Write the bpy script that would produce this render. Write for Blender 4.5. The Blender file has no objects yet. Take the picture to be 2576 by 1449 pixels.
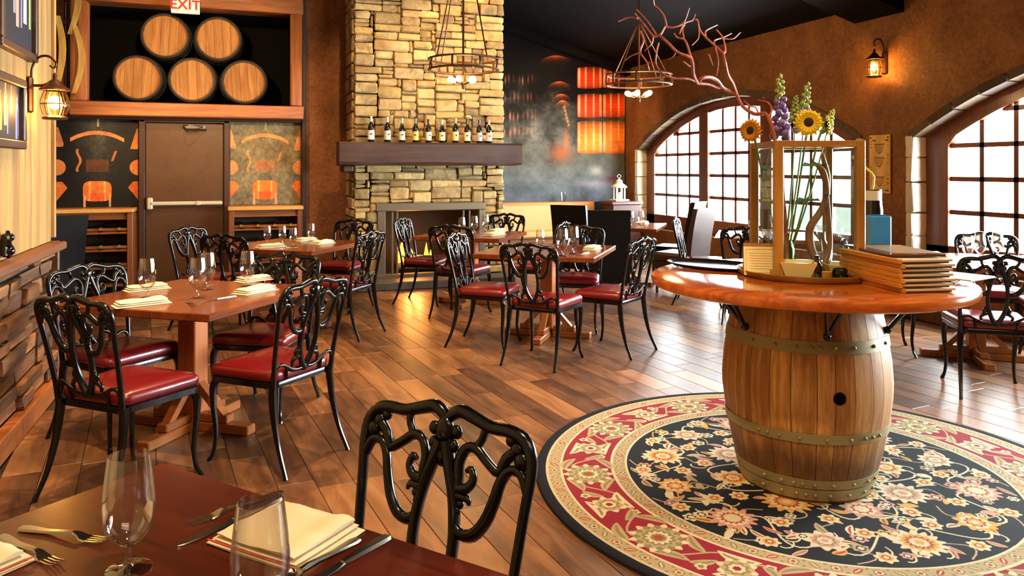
import bpy, bmesh, math, random
import numpy as np
from mathutils import Vector, Matrix
random.seed(7)
rng = np.random.default_rng(11)
S = bpy.context.scene
COL = S.collection
D = bpy.data
PI = math.pi

# ------------------------------------------------------------------ camera
YAW = math.atan(688 / 1908.0)
cd = D.cameras.new('camera')
cam = D.objects.new('camera', cd); COL.objects.link(cam)
cam.location = (0, 0, 1.45)
cam.rotation_euler = (PI / 2, 0, -YAW)
cd.sensor_width = 36.0
cd.lens = 36.0 * 1908 / 2576
cd.shift_y = -(724.5 - 425) / 2576
cd.clip_start = 0.05
S.camera = cam

# ------------------------------------------------------------------ exposure, world, lights
S.view_settings.view_transform = 'Standard'
S.view_settings.look = 'None'
S.view_settings.exposure = 0.22
S.view_settings.gamma = 1.0
S.view_settings.use_curve_mapping = False
try:
    S.cycles.max_bounces = 7
    S.cycles.diffuse_bounces = 3
    S.cycles.glossy_bounces = 3
    S.cycles.transmission_bounces = 5
    S.cycles.transparent_max_bounces = 14
    S.cycles.caustics_reflective = False
    S.cycles.caustics_refractive = False
    S.cycles.sample_clamp_indirect = 4.0
    S.cycles.use_denoising = True
except Exception:
    pass
w = D.worlds.new('world'); S.world = w; w.use_nodes = True
bg = w.node_tree.nodes['Background']
bg.inputs[0].default_value = (0.93, 0.97, 1.0, 1)
bg.inputs[1].default_value = 3.2

def light(name, kind, loc, energy, color, rot=(0, 0, 0), **kw):
    l = D.lights.new(name, kind); l.energy = energy; l.color = color
    for k, v in kw.items(): setattr(l, k, v)
    o = D.objects.new(name, l); COL.objects.link(o); o.location = loc; o.rotation_euler = rot
    return o
def aim(o, tgt):
    o.rotation_euler = (Vector(tgt) - Vector(o.location)).to_track_quat('-Z', 'Y').to_euler()
WARM = (1.0, 0.66, 0.36)
AMBER = (1.0, 0.52, 0.18)
# daylight falling through the two arched windows
for yc, e in ((8.7, 1600), (3.28, 2700)):
    light('window_daylight', 'AREA', (6.72, yc, 1.5), e, (0.90, 0.96, 1.0), (0, PI / 2, 0), shape='RECTANGLE', size=1.9, size_y=4.8)
# ceiling downlights of the dining room, all up at the rafters
for (x, y, z, e, tx, ty, sz) in [(-0.1, 3.2, 4.2, 520, 0.2, 4.1, 74), (0.7, 5.0, 4.2, 520, 0.5, 5.6, 80),
                                 (2.3, 5.0, 3.9, 260, 2.4, 6.0, 70), (0.5, 0.9, 4.2, 430, 0.3, 1.9, 80),
                                 (-0.3, 7.2, 4.4, 330, -0.4, 8.4, 85), (2.4, 2.2, 3.8, 170, 2.3, 3.2, 75),
                                 (4.4, 7.0, 3.4, 130, 4.3, 8.2, 90)]:
    o = light('ceiling_downlight', 'SPOT', (x, y, z), e, WARM, spot_size=math.radians(sz), spot_blend=0.35, shadow_soft_size=0.06)
    aim(o, (tx, ty, 0))
# added spots with no fixtures, brightening chimney, barrel niche, consoles, left boards and mural
for (x, y, z, e, t, sz) in [(2.9, 8.2, 3.95, 140, (2.8, 9.4, 3.1), 75), (1.6, 7.2, 4.2, 210, (2.0, 9.4, 1.9), 66),
                            (-0.5, 6.4, 3.0, 330, (-0.5, 10, 2.5), 50), (-0.5, 6.6, 3.4, 200, (-0.6, 9.9, 0.9), 48), (-0.2, 4.4, 4.3, 190, (-1.15, 4.9, 1.7), 62),
                            (4.9, 9.4, 3.3, 170, (5.3, 11.5, 2.0), 85), (4.2, 9.2, 3.5, 110, (4.3, 11.5, 1.7), 80)]:
    o = light('added_wash_spot', 'SPOT', (x, y, z), e, (1.0, 0.62, 0.27), spot_size=math.radians(sz), spot_blend=0.6, shadow_soft_size=0.05)
    aim(o, t)
# added warm fill light above and behind the camera, no fixture there
light('warm_fill', 'AREA', (1.6, -1.2, 3.7), 60, (1.0, 0.75, 0.48), (math.radians(28), 0, 0), shape='RECTANGLE', size=3.0, size_y=1.2)

# ------------------------------------------------------------------ mesh builder
class MB:
    def __init__(s): s.v = []; s.f = []; s.uv = None
    def add(s, vs, fs, M=None):
        n = len(s.v)
        if M is not None: vs = [tuple(M @ Vector(v)) for v in vs]
        s.v += [tuple(v) for v in vs]; s.f += [tuple(i + n for i in f) for f in fs]
        return s
    def box(s, c, d, b=0.0, M=None, rz=0.0, jit=0.0):
        x, y, z = d[0] / 2, d[1] / 2, d[2] / 2
        T = Matrix.Translation(c) @ Matrix.Rotation(rz, 4, 'Z')
        if M is not None: T = M @ T
        if b <= 0:
            vs = [(i * x, j * y, k * z) for i in (-1, 1) for j in (-1, 1) for k in (-1, 1)]
            fs = [(0, 1, 3, 2), (4, 6, 7, 5), (0, 4, 5, 1), (2, 3, 7, 6), (0, 2, 6, 4), (1, 5, 7, 3)]
        else:
            b = min(b, x * .95, y * .95, z * .95)
            vs, fs = chamfer(x, y, z, b)
        if jit: vs = [(a + random.uniform(-jit, jit), bb + random.uniform(-jit, jit), cc + random.uniform(-jit, jit)) for a, bb, cc in vs]
        return s.add(vs, fs, T)
    def tube(s, pts, r, n=8, closed=False, smooth=3, M=None, flat=1.0):
        pts = [Vector(p) for p in pts]
        rs = list(r) if hasattr(r, '__len__') else [r] * len(pts)
        if smooth > 1 and len(pts) > 2: pts, rs = catmull(pts, rs, smooth, closed)
        N = len(pts); vs = []; fs = []
        prev = None
        for i, p in enumerate(pts):
            a = pts[(i - 1) % N] if (closed or i > 0) else p
            b = pts[(i + 1) % N] if (closed or i < N - 1) else p
            t = (b - a)
            if t.length < 1e-9: t = Vector((0, 0, 1))
            t.normalize()
            if prev is None:
                u = Vector((0, 0, 1)) if abs(t.z) < .9 else Vector((0, 1, 0))
                u = (u - t * u.dot(t)).normalized()
            else:
                u = prev - t * prev.dot(t)
                u = u.normalized() if u.length > 1e-6 else Vector((1, 0, 0))
            prev = u; w_ = t.cross(u)
            for k in range(n):
                an = 2 * PI * k / n
                vs.append(p + u * (math.cos(an) * rs[i]) + w_ * (math.sin(an) * rs[i] * flat))
        for i in range(N if closed else N - 1):
            j = (i + 1) % N
            for k in range(n):
                k2 = (k + 1) % n
                fs.append((i * n + k, i * n + k2, j * n + k2, j * n + k))
        if not closed:
            fs.append(tuple(range(n - 1, -1, -1))); fs.append(tuple((N - 1) * n + k for k in range(n)))
        return s.add(vs, fs, M)
    def lathe(s, prof, n=24, M=None, cap=True):
        vs = []; fs = []
        for r, z in prof:
            for k in range(n):
                a = 2 * PI * k / n
                vs.append((r * math.cos(a), r * math.sin(a), z))
        for i in range(len(prof) - 1):
            for k in range(n):
                k2 = (k + 1) % n
                fs.append((i * n + k, i * n + k2, (i + 1) * n + k2, (i + 1) * n + k))
        if cap:
            if prof[0][0] > 1e-5: fs.append(tuple(range(n - 1, -1, -1)))
            if prof[-1][0] > 1e-5: fs.append(tuple((len(prof) - 1) * n + k for k in range(n)))
        return s.add(vs, fs, M)
    def prism(s, poly, z0, z1, M=None):
        n = len(poly)
        vs = [(x, y, z0) for x, y in poly] + [(x, y, z1) for x, y in poly]
        fs = [tuple(range(n - 1, -1, -1)), tuple(range(n, 2 * n))]
        for i in range(n): fs.append((i, (i + 1) % n, n + (i + 1) % n, n + i))
        return s.add(vs, fs, M)
    def ball(s, c, r, n=10, m=6, M=None, sc=(1, 1, 1)):
        prof = [(max(1e-6, math.sin(PI * i / m)), -math.cos(PI * i / m)) for i in range(m + 1)]
        T = Matrix.Translation(c) @ Matrix.Diagonal((r * sc[0], r * sc[1], r * sc[2], 1))
        return s.lathe(prof, n, (M @ T) if M is not None else T, cap=False)
    def mesh(s, name, smooth=35):
        me = D.meshes.new(name); me.from_pydata(s.v, [], s.f); me.update()
        if smooth:
            bm = bmesh.new(); bm.from_mesh(me)
            bmesh.ops.recalc_face_normals(bm, faces=bm.faces); bm.to_mesh(me); bm.free()
            me.polygons.foreach_set('use_smooth', [True] * len(me.polygons))
            me.set_sharp_from_angle(angle=math.radians(smooth))
        return me
    def build(s, name, m, parent=None, smooth=35, loc=None):
        return link(name, s.mesh(name, smooth), m, parent, loc)
_ch = {}
def chamfer(x, y, z, b):
    vs = []
    idx = {}
    for i in (-1, 1):
        for j in (-1, 1):
            for k in (-1, 1):
                for ax in range(3):
                    p = [i * (x - b), j * (y - b), k * (z - b)]
                    full = [i * x, j * y, k * z]
                    p[ax] = full[ax]
                    idx[(i, j, k, ax)] = len(vs); vs.append(tuple(p))
    fs = []
    for ax in range(3):
        o = [a for a in range(3) if a != ax]
        for sgn in (-1, 1):
            q = []
            for u, v in ((-1, -1), (1, -1), (1, 1), (-1, 1)):
                key = [0, 0, 0]; key[ax] = sgn; key[o[0]] = u; key[o[1]] = v
                q.append(idx[(key[0], key[1], key[2], ax)])
            fs.append(tuple(q))
    for ax in range(3):
        o = [a for a in range(3) if a != ax]
        for u in (-1, 1):
            for v in (-1, 1):
                q = []
                for sgn, face in ((-1, 0), (-1, 1), (1, 1), (1, 0)):
                    key = [0, 0, 0]; key[ax] = sgn; key[o[0]] = u; key[o[1]] = v
                    q.append(idx[(key[0], key[1], key[2], o[face])])
                fs.append(tuple(q))
    for i in (-1, 1):
        for j in (-1, 1):
            for k in (-1, 1):
                fs.append(tuple(idx[(i, j, k, a)] for a in range(3)))
    return vs, fs
def catmull(P, R, m, closed):
    n = len(P); out = []; ro = []
    rng_ = range(n) if closed else range(n - 1)
    for i in rng_:
        p1, p2 = P[i], P[(i + 1) % n]
        p0 = P[(i - 1) % n] if (closed or i > 0) else p1 * 2 - p2
        p3 = P[(i + 2) % n] if (closed or i + 2 < n) else p2 * 2 - p1
        for k in range(m):
            t = k / m
            out.append(0.5 * ((2 * p1) + (p2 - p0) * t + (2 * p0 - 5 * p1 + 4 * p2 - p3) * t * t + (3 * p1 - p0 - 3 * p2 + p3) * t ** 3))
            ro.append(R[i] * (1 - t) + R[(i + 1) % n] * t)
    if not closed: out.append(P[-1]); ro.append(R[-1])
    return out, ro
def link(name, me, m, parent=None, loc=None):
    o = D.objects.new(name, me); COL.objects.link(o)
    if m is not None and len(me.materials) == 0: me.materials.append(m)
    if parent is not None: o.parent = parent
    if loc is not None: o.location = loc
    return o
def props(o, label=None, cat=None, group=None, kind=None):
    if label: o['label'] = label
    if cat: o['category'] = cat
    if group: o['group'] = group
    if kind: o['kind'] = kind
    return o
def thing(name, label, cat, loc=(0, 0, 0), rz=0.0, group=None):
    o = D.objects.new(name, None); COL.objects.link(o); o.location = loc; o.rotation_euler = (0, 0, rz)
    o.empty_display_size = 0.05
    return props(o, label, cat, group)
KIDS = {}
def tree(o):
    return [c for c in COL.objects if c.parent == o]
def template(root):
    """children of a finished thing, listed once so that copies are cheap"""
    ch = list(root.children)
    return [(c, list(c.children)) for c in ch]
def dup(root, tpl, loc, rz, label, group=None):
    r = root.copy(); COL.objects.link(r); r.location = loc; r.rotation_euler = (0, 0, rz)
    r['label'] = label
    if group: r['group'] = group
    for c, gs in tpl:
        k = c.copy(); COL.objects.link(k); k.parent = r
        for g in gs:
            h = g.copy(); COL.objects.link(h); h.parent = k
    return r
def struct(o): o['kind'] = 'structure'; return o

# ------------------------------------------------------------------ materials
def lin(c):
    return tuple(((v / 12.92) if v <= 0.04045 else ((v + 0.055) / 1.055) ** 2.4) for v in c)
def rgb(h):
    return lin((int(h[0:2], 16) / 255, int(h[2:4], 16) / 255, int(h[4:6], 16) / 255)) + (1,)
class NT:
    def __init__(s, name):
        s.m = D.materials.new(name); s.m.use_nodes = True; s.t = s.m.node_tree
        s.b = s.t.nodes['Principled BSDF']; s.out = s.t.nodes['Material Output']
    def n(s, typ, **kw):
        x = s.t.nodes.new(typ)
        for k, v in kw.items():
            if isinstance(k, str) and hasattr(x, k): setattr(x, k, v)
        return x
    def l(s, a, b): s.t.links.new(a, b)
    def set(s, **kw):
        for k, v in kw.items(): s.b.inputs[k.replace('_', ' ')].default_value = v
        return s
def ramp(nt, fac, cols):
    r = nt.n('ShaderNodeValToRGB')
    e = r.color_ramp.elements
    while len(e) > 1: e.remove(e[-1])
    e[0].position = cols[0][0]; e[0].color = cols[0][1]
    for p, c in cols[1:]:
        q = e.new(p); q.color = c
    nt.l(fac, r.inputs[0]); return r.outputs[0]
def coords(nt, scale, rand=True, kind='Object'):
    tc = nt.n('ShaderNodeTexCoord'); src = tc.outputs[kind]
    if rand:
        oi = nt.n('ShaderNodeObjectInfo'); mu = nt.n('ShaderNodeMath', operation='MULTIPLY'); mu.inputs[1].default_value = 37.0
        nt.l(oi.outputs['Random'], mu.inputs[0])
        ad = nt.n('ShaderNodeVectorMath', operation='ADD'); nt.l(src, ad.inputs[0]); nt.l(mu.outputs[0], ad.inputs[1]); src = ad.outputs[0]
    mp = nt.n('ShaderNodeMapping'); mp.inputs['Scale'].default_value = scale
    nt.l(src, mp.inputs[0]); return mp.outputs[0]
def noise(nt, vec, scale, detail=4, rough=.6, dist=0.0):
    x = nt.n('ShaderNodeTexNoise'); x.inputs['Scale'].default_value = scale; x.inputs['Detail'].default_value = detail
    x.inputs['Roughness'].default_value = rough; x.inputs['Distortion'].default_value = dist
    nt.l(vec, x.inputs['Vector']); return x.outputs[0]
def bump(nt, h, strength, dist=.01):
    b = nt.n('ShaderNodeBump'); b.inputs['Strength'].default_value = strength; b.inputs['Distance'].default_value = dist
    nt.l(h, b.inputs['Height']); nt.l(b.outputs[0], nt.b.inputs['Normal'])
def vary(nt, col, amt, sat=0.0):
    oi = nt.n('ShaderNodeObjectInfo')
    mr = nt.n('ShaderNodeMapRange'); mr.inputs[3].default_value = 1 - amt; mr.inputs[4].default_value = 1 + amt
    nt.l(oi.outputs['Random'], mr.inputs[0])
    h = nt.n('ShaderNodeHueSaturation'); nt.l(mr.outputs[0], h.inputs['Value']); nt.l(col, h.inputs['Color'])
    return h.outputs[0]
def simple(name, hexc, rough=.5, metal=0.0, spec=.5, coat=0.0, emit=None, es=0.0):
    nt = NT(name); nt.set(Base_Color=rgb(hexc), Roughness=rough, Metallic=metal)
    nt.b.inputs['Specular IOR Level'].default_value = spec
    nt.b.inputs['Coat Weight'].default_value = coat
    if emit: nt.b.inputs['Emission Color'].default_value = rgb(emit); nt.b.inputs['Emission Strength'].default_value = es
    v = coords(nt, (1, 1, 1)); f = noise(nt, v, 30, 3)
    mr = nt.n('ShaderNodeMapRange'); mr.inputs[3].default_value = max(0, rough - .06); mr.inputs[4].default_value = min(1, rough + .06)
    nt.l(f, mr.inputs[0]); nt.l(mr.outputs[0], nt.b.inputs['Roughness'])
    return nt.m
def wood(name, c0, c1, axis='X', scale=5.0, rough=.45, rand=.2, bmp=.15, coat=0.0, stretch=.08, knots=False, mid=None):
    nt = NT(name)
    sc = {'X': (stretch, 1, 1), 'Y': (1, stretch, 1), 'Z': (1, 1, stretch)}[axis]
    v = coords(nt, sc)
    f = noise(nt, v, scale * 3, 5, .65, .6)
    g = noise(nt, v, scale * 14, 3, .6)
    mx = nt.n('ShaderNodeMath', operation='MULTIPLY_ADD'); mx.inputs[1].default_value = .35; nt.l(g, mx.inputs[0])
    ms = nt.n('ShaderNodeMath', operation='MULTIPLY'); ms.inputs[1].default_value = .72; nt.l(f, ms.inputs[0]); nt.l(ms.outputs[0], mx.inputs[2])
    stops = [(.32, rgb(c0)), (.72, rgb(c1))]
    if mid: stops = [(.3, rgb(c0)), (.5, rgb(mid)), (.72, rgb(c1))]
    col = ramp(nt, mx.outputs[0], stops)
    if rand: col = vary(nt, col, rand)
    nt.l(col, nt.b.inputs['Base Color'])
    nt.set(Roughness=rough); nt.b.inputs['Coat Weight'].default_value = coat; nt.b.inputs['Coat Roughness'].default_value = .12
    if bmp: bump(nt, mx.outputs[0], bmp, .004)
    return nt.m
def rough_wall(name, c0, c1, scale=3, bmp=.5, rough=.85, spec=.3):
    nt = NT(name); v = coords(nt, (1, 1, 1), rand=False)
    f = noise(nt, v, scale, 6, .65, .4); g = noise(nt, v, scale * 9, 5, .7, .8)
    mx = nt.n('ShaderNodeMath', operation='MULTIPLY_ADD'); mx.inputs[1].default_value = .5; nt.l(g, mx.inputs[0])
    ms = nt.n('ShaderNodeMath', operation='MULTIPLY'); ms.inputs[1].default_value = .5; nt.l(f, ms.inputs[0]); nt.l(ms.outputs[0], mx.inputs[2])
    col = ramp(nt, mx.outputs[0], [(.35, rgb(c0)), (.65, rgb(c1))])
    nt.l(col, nt.b.inputs['Base Color']); nt.set(Roughness=rough); nt.b.inputs['Specular IOR Level'].default_value = spec
    bump(nt, mx.outputs[0], bmp, .02)
    return nt.m
def pieces(name, cols, rough=.8, bmp=.5, scale=7, fine=40, mixf=.45):
    """per-piece colour from the object's random value, broken up by noise"""
    nt = NT(name); oi = nt.n('ShaderNodeObjectInfo')
    v = coords(nt, (1, 1, 1)); f = noise(nt, v, scale, 5, .65, .3); g = noise(nt, v, fine, 4, .7)
    a = nt.n('ShaderNodeMath', operation='SUBTRACT'); a.inputs[1].default_value = .5; nt.l(f, a.inputs[0])
    b = nt.n('ShaderNodeMath', operation='MULTIPLY_ADD'); b.inputs[1].default_value = mixf * 2; nt.l(a.outputs[0], b.inputs[0]); nt.l(oi.outputs['Random'], b.inputs[2])
    n = len(cols)
    r = ramp(nt, b.outputs[0], [(i / max(1, n - 1), rgb(c)) for i, c in enumerate(cols)])
    hs = nt.n('ShaderNodeHueSaturation'); mr = nt.n('ShaderNodeMapRange'); mr.inputs[3].default_value = .78; mr.inputs[4].default_value = 1.2
    nt.l(g, mr.inputs[0]); nt.l(mr.outputs[0], hs.inputs['Value']); nt.l(r, hs.inputs['Color'])
    nt.l(hs.outputs[0], nt.b.inputs['Base Color']); nt.set(Roughness=rough)
    ad = nt.n('ShaderNodeMath', operation='MULTIPLY_ADD'); ad.inputs[1].default_value = .4; nt.l(g, ad.inputs[0]); nt.l(f, ad.inputs[2])
    bump(nt, ad.outputs[0], bmp, .015)
    return nt.m
def glassy(name, tint=(1, 1, 1, 1), refl=1.0, base=.03):
    nt = NT(name)
    tr = nt.n('ShaderNodeBsdfTransparent'); tr.inputs[0].default_value = tint
    gl = nt.n('ShaderNodeBsdfGlossy'); gl.inputs['Roughness'].default_value = .02
    lw = nt.n('ShaderNodeLayerWeight'); lw.inputs[0].default_value = .5
    pw = nt.n('ShaderNodeMath', operation='POWER'); pw.inputs[1].default_value = 2.1; nt.l(lw.outputs['Facing'], pw.inputs[0])
    ma = nt.n('ShaderNodeMath', operation='MULTIPLY_ADD'); ma.inputs[1].default_value = refl * .55; ma.inputs[2].default_value = base
    nt.l(pw.outputs[0], ma.inputs[0])
    mx = nt.n('ShaderNodeMixShader'); nt.l(ma.outputs[0], mx.inputs[0]); nt.l(tr.outputs[0], mx.inputs[1]); nt.l(gl.outputs[0], mx.inputs[2])
    nt.l(mx.outputs[0], nt.out.inputs['Surface']); nt.t.nodes.remove(nt.b)
    return nt.m
def image_mat(name, arr, rough=.7, coat=0.0, bmp=0.0, spec=.4):
    """arr: h x w x 3 display colours painted by numpy below; mapped on the flat print through its UVs"""
    h, w_, _ = arr.shape
    im = D.images.new(name, w_, h)
    px = np.ones((h, w_, 4), np.float32); px[..., :3] = np.clip(arr, 0, 1)[::-1]
    im.pixels.foreach_set(px.ravel()); im.update(); im.pack()
    nt = NT(name); t = nt.n('ShaderNodeTexImage'); t.image = im
    nt.l(t.outputs[0], nt.b.inputs['Base Color']); nt.set(Roughness=rough)
    nt.b.inputs['Specular IOR Level'].default_value = spec; nt.b.inputs['Coat Weight'].default_value = coat
    if bmp:
        v = coords(nt, (1, 1, 1), rand=False); bump(nt, noise(nt, v, 260, 2), bmp, .003)
    return nt.m
def uv_plane(me, fn):
    uv = me.uv_layers.new(name='uv')
    for l in me.loops: uv.data[l.index].uv = fn(me.vertices[l.vertex_index].co)

IRON = simple('black_cast_iron', '040405', .2, 0.0, .42, .0)
IRON_D = simple('dull_black_iron', '141110', .5, .3)
BRONZE = simple('aged_bronze', '4a2a17', .42, .7)
RED = simple('red_leather', '660a0f', .3, 0, .5, .2)
BLACK_LEATHER = simple('black_leather', '0b0807', .5, 0, .2)
BROWN_LEATHER = simple('brown_leather', '3d2822', .5, 0, .5)
TABLE = wood('varnished_table_wood', '52230c', '86461a', 'X', 4, .2, .08, .06, .4, mid='6a3112')
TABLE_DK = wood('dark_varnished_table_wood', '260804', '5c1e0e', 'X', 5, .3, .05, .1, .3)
POST = wood('orange_post_wood', '8a4312', 'b8662a', 'Z', 4, .4, .12, .1)
FOOTW = wood('orange_foot_wood', '6a3410', '9c5a26', 'X', 4, .4, .15, .1)
GLASS = glassy('clear_glass', (.98, .98, .975, 1), 1.5, .11)
PANE = glassy('window_glass', (.97, .99, .98, 1), .5, .02)
CASEG = glassy('display_case_glass', (.93, .985, .97, 1), .7, .03)
LINEN = simple('cream_linen', 'e6d7b6', .85, 0, .2)
SILVER = simple('steel_cutlery', 'b9b2a4', .22, 1.0)
GAP_BLACK = simple('gap_shade_black', '0d0b0a', .6)

# ================================================================== SETTING
def ceil_z(x): return 3.15 + 0.28 * (6.2 - x)
FLOORM = None
def floor_mat():
    nt = NT('floor_plank_wood')
    oi = nt.n('ShaderNodeObjectInfo'); ge = nt.n('ShaderNodeNewGeometry')
    ad = nt.n('ShaderNodeMath', operation='ADD'); nt.l(oi.outputs['Random'], ad.inputs[0]); nt.l(ge.outputs['Random Per Island'], ad.inputs[1])
    fr = nt.n('ShaderNodeMath', operation='FRACT'); nt.l(ad.outputs[0], fr.inputs[0])
    v = coords(nt, (1, .16, 1)); f = noise(nt, v, 12, 6, .65, .8); g = noise(nt, coords(nt, (1, .3, 1)), 3.5, 4, .6, .5)
    a = nt.n('ShaderNodeMath', operation='MULTIPLY_ADD'); a.inputs[1].default_value = .24; nt.l(fr.outputs[0], a.inputs[0])
    b = nt.n('ShaderNodeMath', operation='MULTIPLY_ADD'); b.inputs[1].default_value = .55; nt.l(f, b.inputs[0])
    c = nt.n('ShaderNodeMath', operation='MULTIPLY'); c.inputs[1].default_value = .5; nt.l(g, c.inputs[0])
    nt.l(c.outputs[0], b.inputs[2]); nt.l(b.outputs[0], a.inputs[2])
    col = ramp(nt, a.outputs[0], [(.42, rgb('2a180e')), (.58, rgb('52331e')), (.72, rgb('734b2c')), (.9, rgb('94693f'))])
    nt.l(col, nt.b.inputs['Base Color'])
    mr = nt.n('ShaderNodeMapRange'); mr.inputs[3].default_value = .24; mr.inputs[4].default_value = .46
    nt.l(f, mr.inputs[0]); nt.l(mr.outputs[0], nt.b.inputs['Roughness'])
    nt.b.inputs['Specular IOR Level'].default_value = .55
    bump(nt, f, .22, .006)
    return nt.m
FLOORM = floor_mat()
GROUT = simple('floor_joint', '2a1a10', .8)
fl = MB().box((1.5, 4.5, -.06), (10.4, 14.6, .1)).build('floor', GROUT); struct(fl)

def project(x, y, z):
    c, s_ = math.cos(YAW), math.sin(YAW)
    d = x * s_ + y * c
    if d < .3: return None
    return 1288 + 1908 * (x * c - y * s_) / d, 425 - 1908 * (z - 1.45) / d, d
pl_rot = math.radians(6)
LW = .165
cand = []
for i in range(-14, 62):
    L = random.uniform(-1, 0) - 2.6
    while L < 12.5:
        ln = random.choice((.5, .68, .86, 1.05))
        wc = (i + .5) * LW - 1.6; lc = L + ln / 2
        x = wc * math.cos(pl_rot) - lc * -math.sin(pl_rot) * -1
        x = wc * math.cos(pl_rot) - lc * math.sin(pl_rot); y = wc * math.sin(pl_rot) + lc * math.cos(pl_rot)
        L += ln
        if not (-3.4 < x < 6.12 and .2 < y < 11.4): continue
        if x < -1.05 and y < 5.75: continue
        if x > 1.2 and x < 3.4 and y > 9.3 or y > 9.9 and x < 3.4: continue
        q = project(x, y, 0)
        vis = q is not None and -150 < q[0] < 2726 and q[1] < 1600
        hid = math.hypot(x - 2.55, y - 2.9) < 1.1
        pr = (ln * LW / q[2] ** 3) if (vis and not hid) else 0
        cand.append((pr, x, y, ln))
cand.sort(reverse=True)
pm = {ln: MB().box((0, 0, -.006), (LW - .0025, ln - .0025, .012), .0018).mesh('plank') for ln in (.5, .68, .86, 1.05)}
for pr, x, y, ln in cand[:300]:
    o = link('plank', pm[ln], FLOORM, fl); o.location = (x, y, 0); o.rotation_euler = (0, 0, pl_rot)
rest = MB()
for pr, x, y, ln in cand[300:]:
    rest.box((x, y, -.006), (LW - .0025, ln - .0025, .012), .0018, rz=pl_rot)
o = rest.build('planks', FLOORM, fl, smooth=0); o['kind'] = 'stuff'

CEILM = rough_wall('black_ceiling', '040303', '090706', 2, .2, .8, .1)
cm = MB()
cm.add([(-3.7, -2.8, ceil_z(-3.7)), (6.6, -2.8, ceil_z(6.6)), (6.6, 11.7, ceil_z(6.6)), (-3.7, 11.7, ceil_z(-3.7)),
        (-3.7, -2.8, ceil_z(-3.7) + .15), (6.6, -2.8, ceil_z(6.6) + .15), (6.6, 11.7, ceil_z(6.6) + .15), (-3.7, 11.7, ceil_z(-3.7) + .15)],
       [(0, 1, 2, 3), (7, 6, 5, 4), (0, 4, 5, 1), (1, 5, 6, 2), (2, 6, 7, 3), (3, 7, 4, 0)])
struct(cm.build('ceiling', CEILM, smooth=0))
# black rafter running down the slope to the window wall, and a dark crown along the mural wall
def slope_beam(name, y0, y1, x0, drop, m, x1=6.19):
    vs = []
    for y in (y0, y1):
        for x in (x0, x1):
            vs += [(x, y, ceil_z(x) - drop), (x, y, ceil_z(x) + .02)]
    b = MB().add(vs, [(0, 1, 3, 2), (4, 6, 7, 5), (0, 2, 6, 4), (1, 5, 7, 3), (0, 4, 5, 1), (2, 3, 7, 6)])
    return struct(b.build(name, m, smooth=0))
slope_beam('beam_1', 5.74, 6.38, 1.0, .15, CEILM)
slope_beam('trim_1', 11.3, 11.5, 3.2, .13, CEILM)

# ---- left wall: boards above, stacked wood blocks below
TAN = rough_wall('tan_plaster', '8a6a3c', 'a88550', 3, .3)
BOARD = wood('tan_wall_boards', '64481f', 'ad8a50', 'Z', 3, .6, .16, .2, stretch=.06, mid='8a6834')
BLOCK = wood('weathered_wood_blocks', '24140a', '9a6434', 'Y', 3.5, .65, .55, .4, mid='5c3a1e')
WB = wood('dark_cap_wood', '4a2a16', '744526', 'Y', 4, .5, .1, .2)
wl = struct(MB().box((-1.225, 1.54, 2.6), (.12, 8.26, 5.3)).build('wall_left', TAN, smooth=0))
y = 3.7
while y < 5.66:
    wd = random.choice((.13, .15, .17)); wd = min(wd, 5.66 - y)
    if wd > .03:
        MB().box((0, 0, 0), (.022, wd - .004, 4.0), .004).build('board', BOARD, wl, loc=(-1.155 + random.uniform(-.003, .003), y + wd / 2, 2.98))
    y += wd
MB().box((-1.163, 4.4, .53), (.012, 2.5, .84)).build('gap_shade_board', GAP_BLACK, wl, smooth=0)  # added black sheet so the gaps between blocks read as deep shade
z = .13
while z < .90:
    hh = random.uniform(.075, .11); hh = min(hh, .925 - z)
    y = 3.2 + random.uniform(0, .2)
    while y < 5.6:
        ln = random.uniform(.14, .5)
        if y + ln > 5.55: ln = 5.63 - y
        dp = random.uniform(.012, .06)
        MB().box((0, 0, 0), (dp + .02, ln - .01, hh - .016), .006, jit=.007).build('wood_block', BLOCK, wl, loc=(-1.165 + dp / 2, y + ln / 2, z + hh / 2))
        y += ln
    z += hh
struct(MB().box((-1.125, 4.4, .952), (.13, 2.56, .05), .008).build('trim_2', WB))
BASEW = wood('orange_baseboard_wood', '6e3a18', 'a8602a', 'Y', 4, .5, .1, .2)
struct(MB().box((-1.12, 4.4, .062), (.07, 2.54, .124), .008).build('baseboard_left', BASEW))
struct(MB().box((-1.2, 5.685, .5), (.19, .035, .96), .006).build('trim_3', WB))
struct(MB().box((-1.2, 5.685, 3.0), (.15, .03, 4.0), .006).build('trim_4', BOARD))
# ---- rest of the shell
STUC = rough_wall('brown_red_stucco', '63391f', 'a06a42', 2.6, .9, .7)
STUR = rough_wall('terracotta_stucco', '5e3a1e', '9c6a3e', 2.6, 1.0, .62, .35)
struct(MB().box((-2.4, 5.6, 2.7), (2.3, .1, 5.5)).build('wall_alcove_front', STUC, smooth=0))
struct(MB().box((-3.55, 7.8, 2.7), (.1, 4.5, 5.5)).build('wall_alcove_left', STUC, smooth=0))
struct(MB().box((2.6, -2.65, 2.7), (7.9, .1, 5.5)).build('wall_front', STUC, smooth=0))
wb = MB()
wb.box((-2.75, 10.1, 2.8), (1.7, .2, 5.8)).box((.66 + 1.3, 10.1, 2.8), (2.6, .2, 5.8))
wb.box((-.62, 10.1, 1.1), (2.56, .2, 2.26)).box((-.62, 10.1, 4.65), (2.56, .2, 2.5))
struct(wb.build('wall_back', STUC, smooth=0))
BLK = simple('matt_black', '070606', .8, 0, .2)
nb = MB()
nb.box((-.62, 11.15, 2.8), (2.66, .06, 1.3)).box((-.62, 10.65, 2.2), (2.66, 1.0, .08)).box((-.62, 10.65, 3.45), (2.66, 1.0, .08))
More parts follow.
